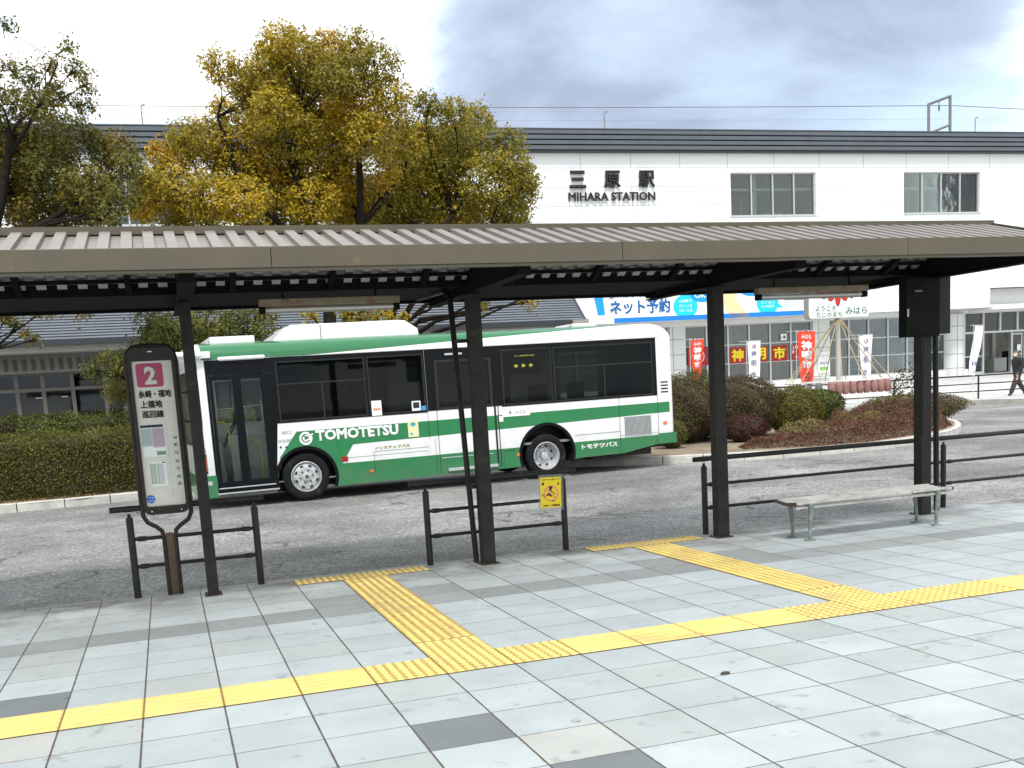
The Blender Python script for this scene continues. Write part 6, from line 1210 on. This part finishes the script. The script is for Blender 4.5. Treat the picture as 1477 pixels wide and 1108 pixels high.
banner(21.68, 22.24, 1.30, 2.74, 29, .06, 'banner_white', 'white cloth banner with purple characters in front of the red square boards', bot=(.06, .80), words_=WW)
banner(23.86, 24.64, 1.00, 3.03, 29, .06, 'banner_red', 'larger red cloth banner with white characters left of the welcome sign', bot=(.22, .86), words_=RW + [('SHIN', .28, .77, .76, .82, 'maroon_ink', .02), ('MEI', .30, .84, .74, .89, 'maroon_ink', .02), ('ICHI', .30, .91, .74, .96, 'maroon_ink', .02)])
banner(26.68, 27.28, 1.12, 2.77, 29, .06, 'banner_white', 'white cloth banner with purple characters right of the welcome sign', bot=(.08, .78), words_=WW)
banner(30.42, 30.78, .98, 2.86, 27.0, .06, 'banner_white', 'narrow twisted white banner tied to the far railing near the walking person', lean=-.22, bot=(.0, .75), amp=.09, words_=[('明', .2, .72, .8, .82, 'purple_ink', .0), ('市', .2, .88, .8, .97, 'purple_ink', .0)])
# far railing
e = thing('far_railing', (27.66, 28.19, .06), 'thin dark railing along the far kerb in front of the station, by the walking person', 'railing')
FP = [(20.2, 29.2), (22.1, 29.05), (24.0, 28.85), (25.9, 28.55), (27.66, 28.19), (29.42, 27.67), (30.73, 27.12), (32.5, 26.64), (34.2, 26.0), (36, 25.2)]; o_ = Vector((27.66, 28.19, 0))
for z, r_ in ((.90, .028), (.585, .022), (.295, .022)):
    b = MB(); b.tube([(x - o_.x, y - o_.y, z) for x, y in FP], r_, 8); b.build('rail', 'rail', e, smooth=50)
for x, y in FP[::2]: b = MB(); b.tube([(x - o_.x, y - o_.y, -.05), (x - o_.x, y - o_.y, .92)], .035, 10); b.build('post', 'rail', e, smooth=50)

# ================================================================ PERSON
pe_ = thing('person', (33.25, 27.75, .065), 'person in black jacket and dark trousers with a face mask walking left past the railing', 'person')
pc('skin', (.45, .27, .19)); pc('jacket', (.012, .013, .016), .8); pc('trousers', (.035, .034, .032), .85); pc('shoe', (.01, .01, .01), .5); pc('hair_grey', (.10, .095, .09), .8); pc('mask_white', (.8, .8, .8))
V = [(0, 0, .93), (.0, 0, 1.08), (.02, 0, 1.25), (.015, 0, 1.37), (-.01, 0, 1.45), (-.03, 0, 1.50)]; Rr = [.20, .20, .22, .18, .08, .06]; E_ = [(i, i + 1) for i in range(5)]
def chain(root, pts, rs):
    prev = root
    for p, r_ in zip(pts, rs): V.append(p); Rr.append(r_); E_.append((prev, len(V) - 1)); prev = len(V) - 1
    return prev
chain(0, [(-.02, -.10, .86), (-.20, -.11, .52), (-.37, -.11, .12), (-.40, -.11, .055), (-.50, -.11, .04)], [.145, .115, .10, .055, .045])
chain(0, [(.02, .10, .86), (.16, .11, .50), (.42, .11, .17), (.45, .11, .07), (.37, .11, .04)], [.145, .115, .10, .055, .045])
def arm(s, pts):
    e1 = chain(3, [(.02, s * .19, 1.36)] + pts, [.095, .08, .068, .038, .034]); w_ = Vector(V[e1])
    for k in range(4): q_ = w_ + Vector((-.01 - .012 * k + .02, s * .0 + 0, -.02)); chain(e1, [(w_.x - .035 + .02 * k, w_.y, w_.z - .05), (w_.x - .04 + .02 * k - .012, w_.y, w_.z - .085 + .006 * abs(k - 1))], [.011, .009])
    chain(e1, [(w_.x - .035, w_.y - s * .02, w_.z - .015), (w_.x - .05, w_.y - s * .02, w_.z - .045)], [.012, .010])
arm(-1, [(-.02, -.225, 1.10), (-.14, -.22, .93), (-.175, -.215, .89), (-.19, -.21, .86)]); arm(1, [(.10, .225, 1.10), (.08, .23, .86), (.075, .23, .82), (.07, .23, .79)])
me = bpy.data.meshes.new('body'); me.from_pydata(V, E_, []); o = bpy.data.objects.new('body_skin', me); COL.objects.link(o)
sk_ = o.modifiers.new('s', 'SKIN'); sk_.use_smooth_shade = True
for i, r_ in enumerate(Rr): me.skin_vertices[0].data[i].radius = (r_ * .85, r_)
me.skin_vertices[0].data[0].use_root = True; su = o.modifiers.new('u', 'SUBSURF'); su.levels = 2; su.render_levels = 2
bpy.context.view_layer.update(); bm_ = bpy.data.meshes.new_from_object(o.evaluated_get(bpy.context.evaluated_depsgraph_get())); bpy.data.objects.remove(o)
for m_ in ('jacket', 'trousers', 'shoe', 'skin'): bm_.materials.append(M[m_])
for p in bm_.polygons:
    c = p.center; a_ = abs(c.y) > .17 and c.z > .6
    p.material_index = (3 if (a_ and ((c.y < 0 and c.z < .895 and c.x < -.15) or (c.y > 0 and c.z < .83))) else 0 if (c.z > .86 or a_) else 2 if c.z < .10 else 1)
    if c.z > 1.47: p.material_index = 3
bo_ = bpy.data.objects.new('body', bm_); COL.objects.link(bo_); bo_.parent = pe_
bm = bmesh.new(); bmesh.ops.create_uvsphere(bm, u_segments=24, v_segments=18, radius=1)
for v in bm.verts:
    x, y, z = v.co; jaw = 1 - .25 * max(0, -z) ; v.co = Vector((-.05 + x * .098 * (jaw if x > 0 else 1), y * .078 * jaw, 1.605 + z * .122))
    if x < -.80 and -.35 < z < .05 and abs(y) < .22: v.co.x -= .022
me = bpy.data.meshes.new('head'); bm.to_mesh(me); bm.free(); me.materials.append(M['skin']); me.polygons.foreach_set('use_smooth', [True] * len(me.polygons)); h_ = bpy.data.objects.new('head', me); COL.objects.link(h_); h_.parent = pe_
bm = bmesh.new(); bmesh.ops.create_uvsphere(bm, u_segments=24, v_segments=18, radius=1)
dl = [v for v in bm.verts if v.co.z < -.25 + .0 * v.co.x or (v.co.x < -.55 and v.co.z < .45) or (v.co.z < .1 and v.co.x < -.15)]; bmesh.ops.delete(bm, geom=dl, context='VERTS')
for v in bm.verts: v.co = Vector((-.045 + v.co.x * .110, v.co.y * .090, 1.612 + v.co.z * .132))
me = bpy.data.meshes.new('hair'); bm.to_mesh(me); bm.free(); me.materials.append(M['hair_grey']); h_ = bpy.data.objects.new('hair', me); COL.objects.link(h_); h_.parent = pe_
b = MB(); b.add([(-.158, 0, 1.60), (-.135, -.05, 1.595), (-.09, -.078, 1.58), (-.165, 0, 1.55), (-.140, -.055, 1.54), (-.09, -.076, 1.545), (-.13, 0, 1.495), (-.115, -.045, 1.50), (-.135, .05, 1.595), (-.09, .078, 1.58), (-.140, .055, 1.54), (-.09, .076, 1.545), (-.115, .045, 1.50)],
      [(0, 1, 4, 3), (1, 2, 5, 4), (3, 4, 7, 6), (0, 3, 10, 8), (8, 10, 11, 9), (3, 6, 12, 10)]); b.build('face_mask', 'mask_white', pe_)
b = MB()
for s in (-1, 1): b.lathe((-.135, s * .036, 1.625), (-1, 0, 0), [(.010, 0), (.008, .008), (0, .009)], 8); b.lathe((-.04, s * .078, 1.60), (0, s, 0), [(.024, 0), (.026, .012), (0, .014)], 10)
b.build('eyes', 'ink', pe_)
pe_.scale = (1.12, 1.05, 1.03)
e = thing('backpack', (33.25 + .13 * 1.12, 27.75, .065 + 1.01 * 1.03), 'dark navy backpack on the back of the walking person', 'backpack')
b = MB(); b.bbox(-.02, .17, -.15, .15, .0, .42, .05); b.bbox(.14, .21, -.12, .12, .04, .24, .03); b.build('bag', pc('navy cloth', (.02, .022, .035), .8), e, smooth=50)
b = MB()
for s in (-1, 1): b.tube([(-.02, s * .10, .38), (-.12, s * .11, .42), (-.30, s * .12, .36), (-.345, s * .12, .22), (-.28, s * .13, .08), (-.06, s * .12, .04)], .014, 6)
b.build('strap', 'ink', e)
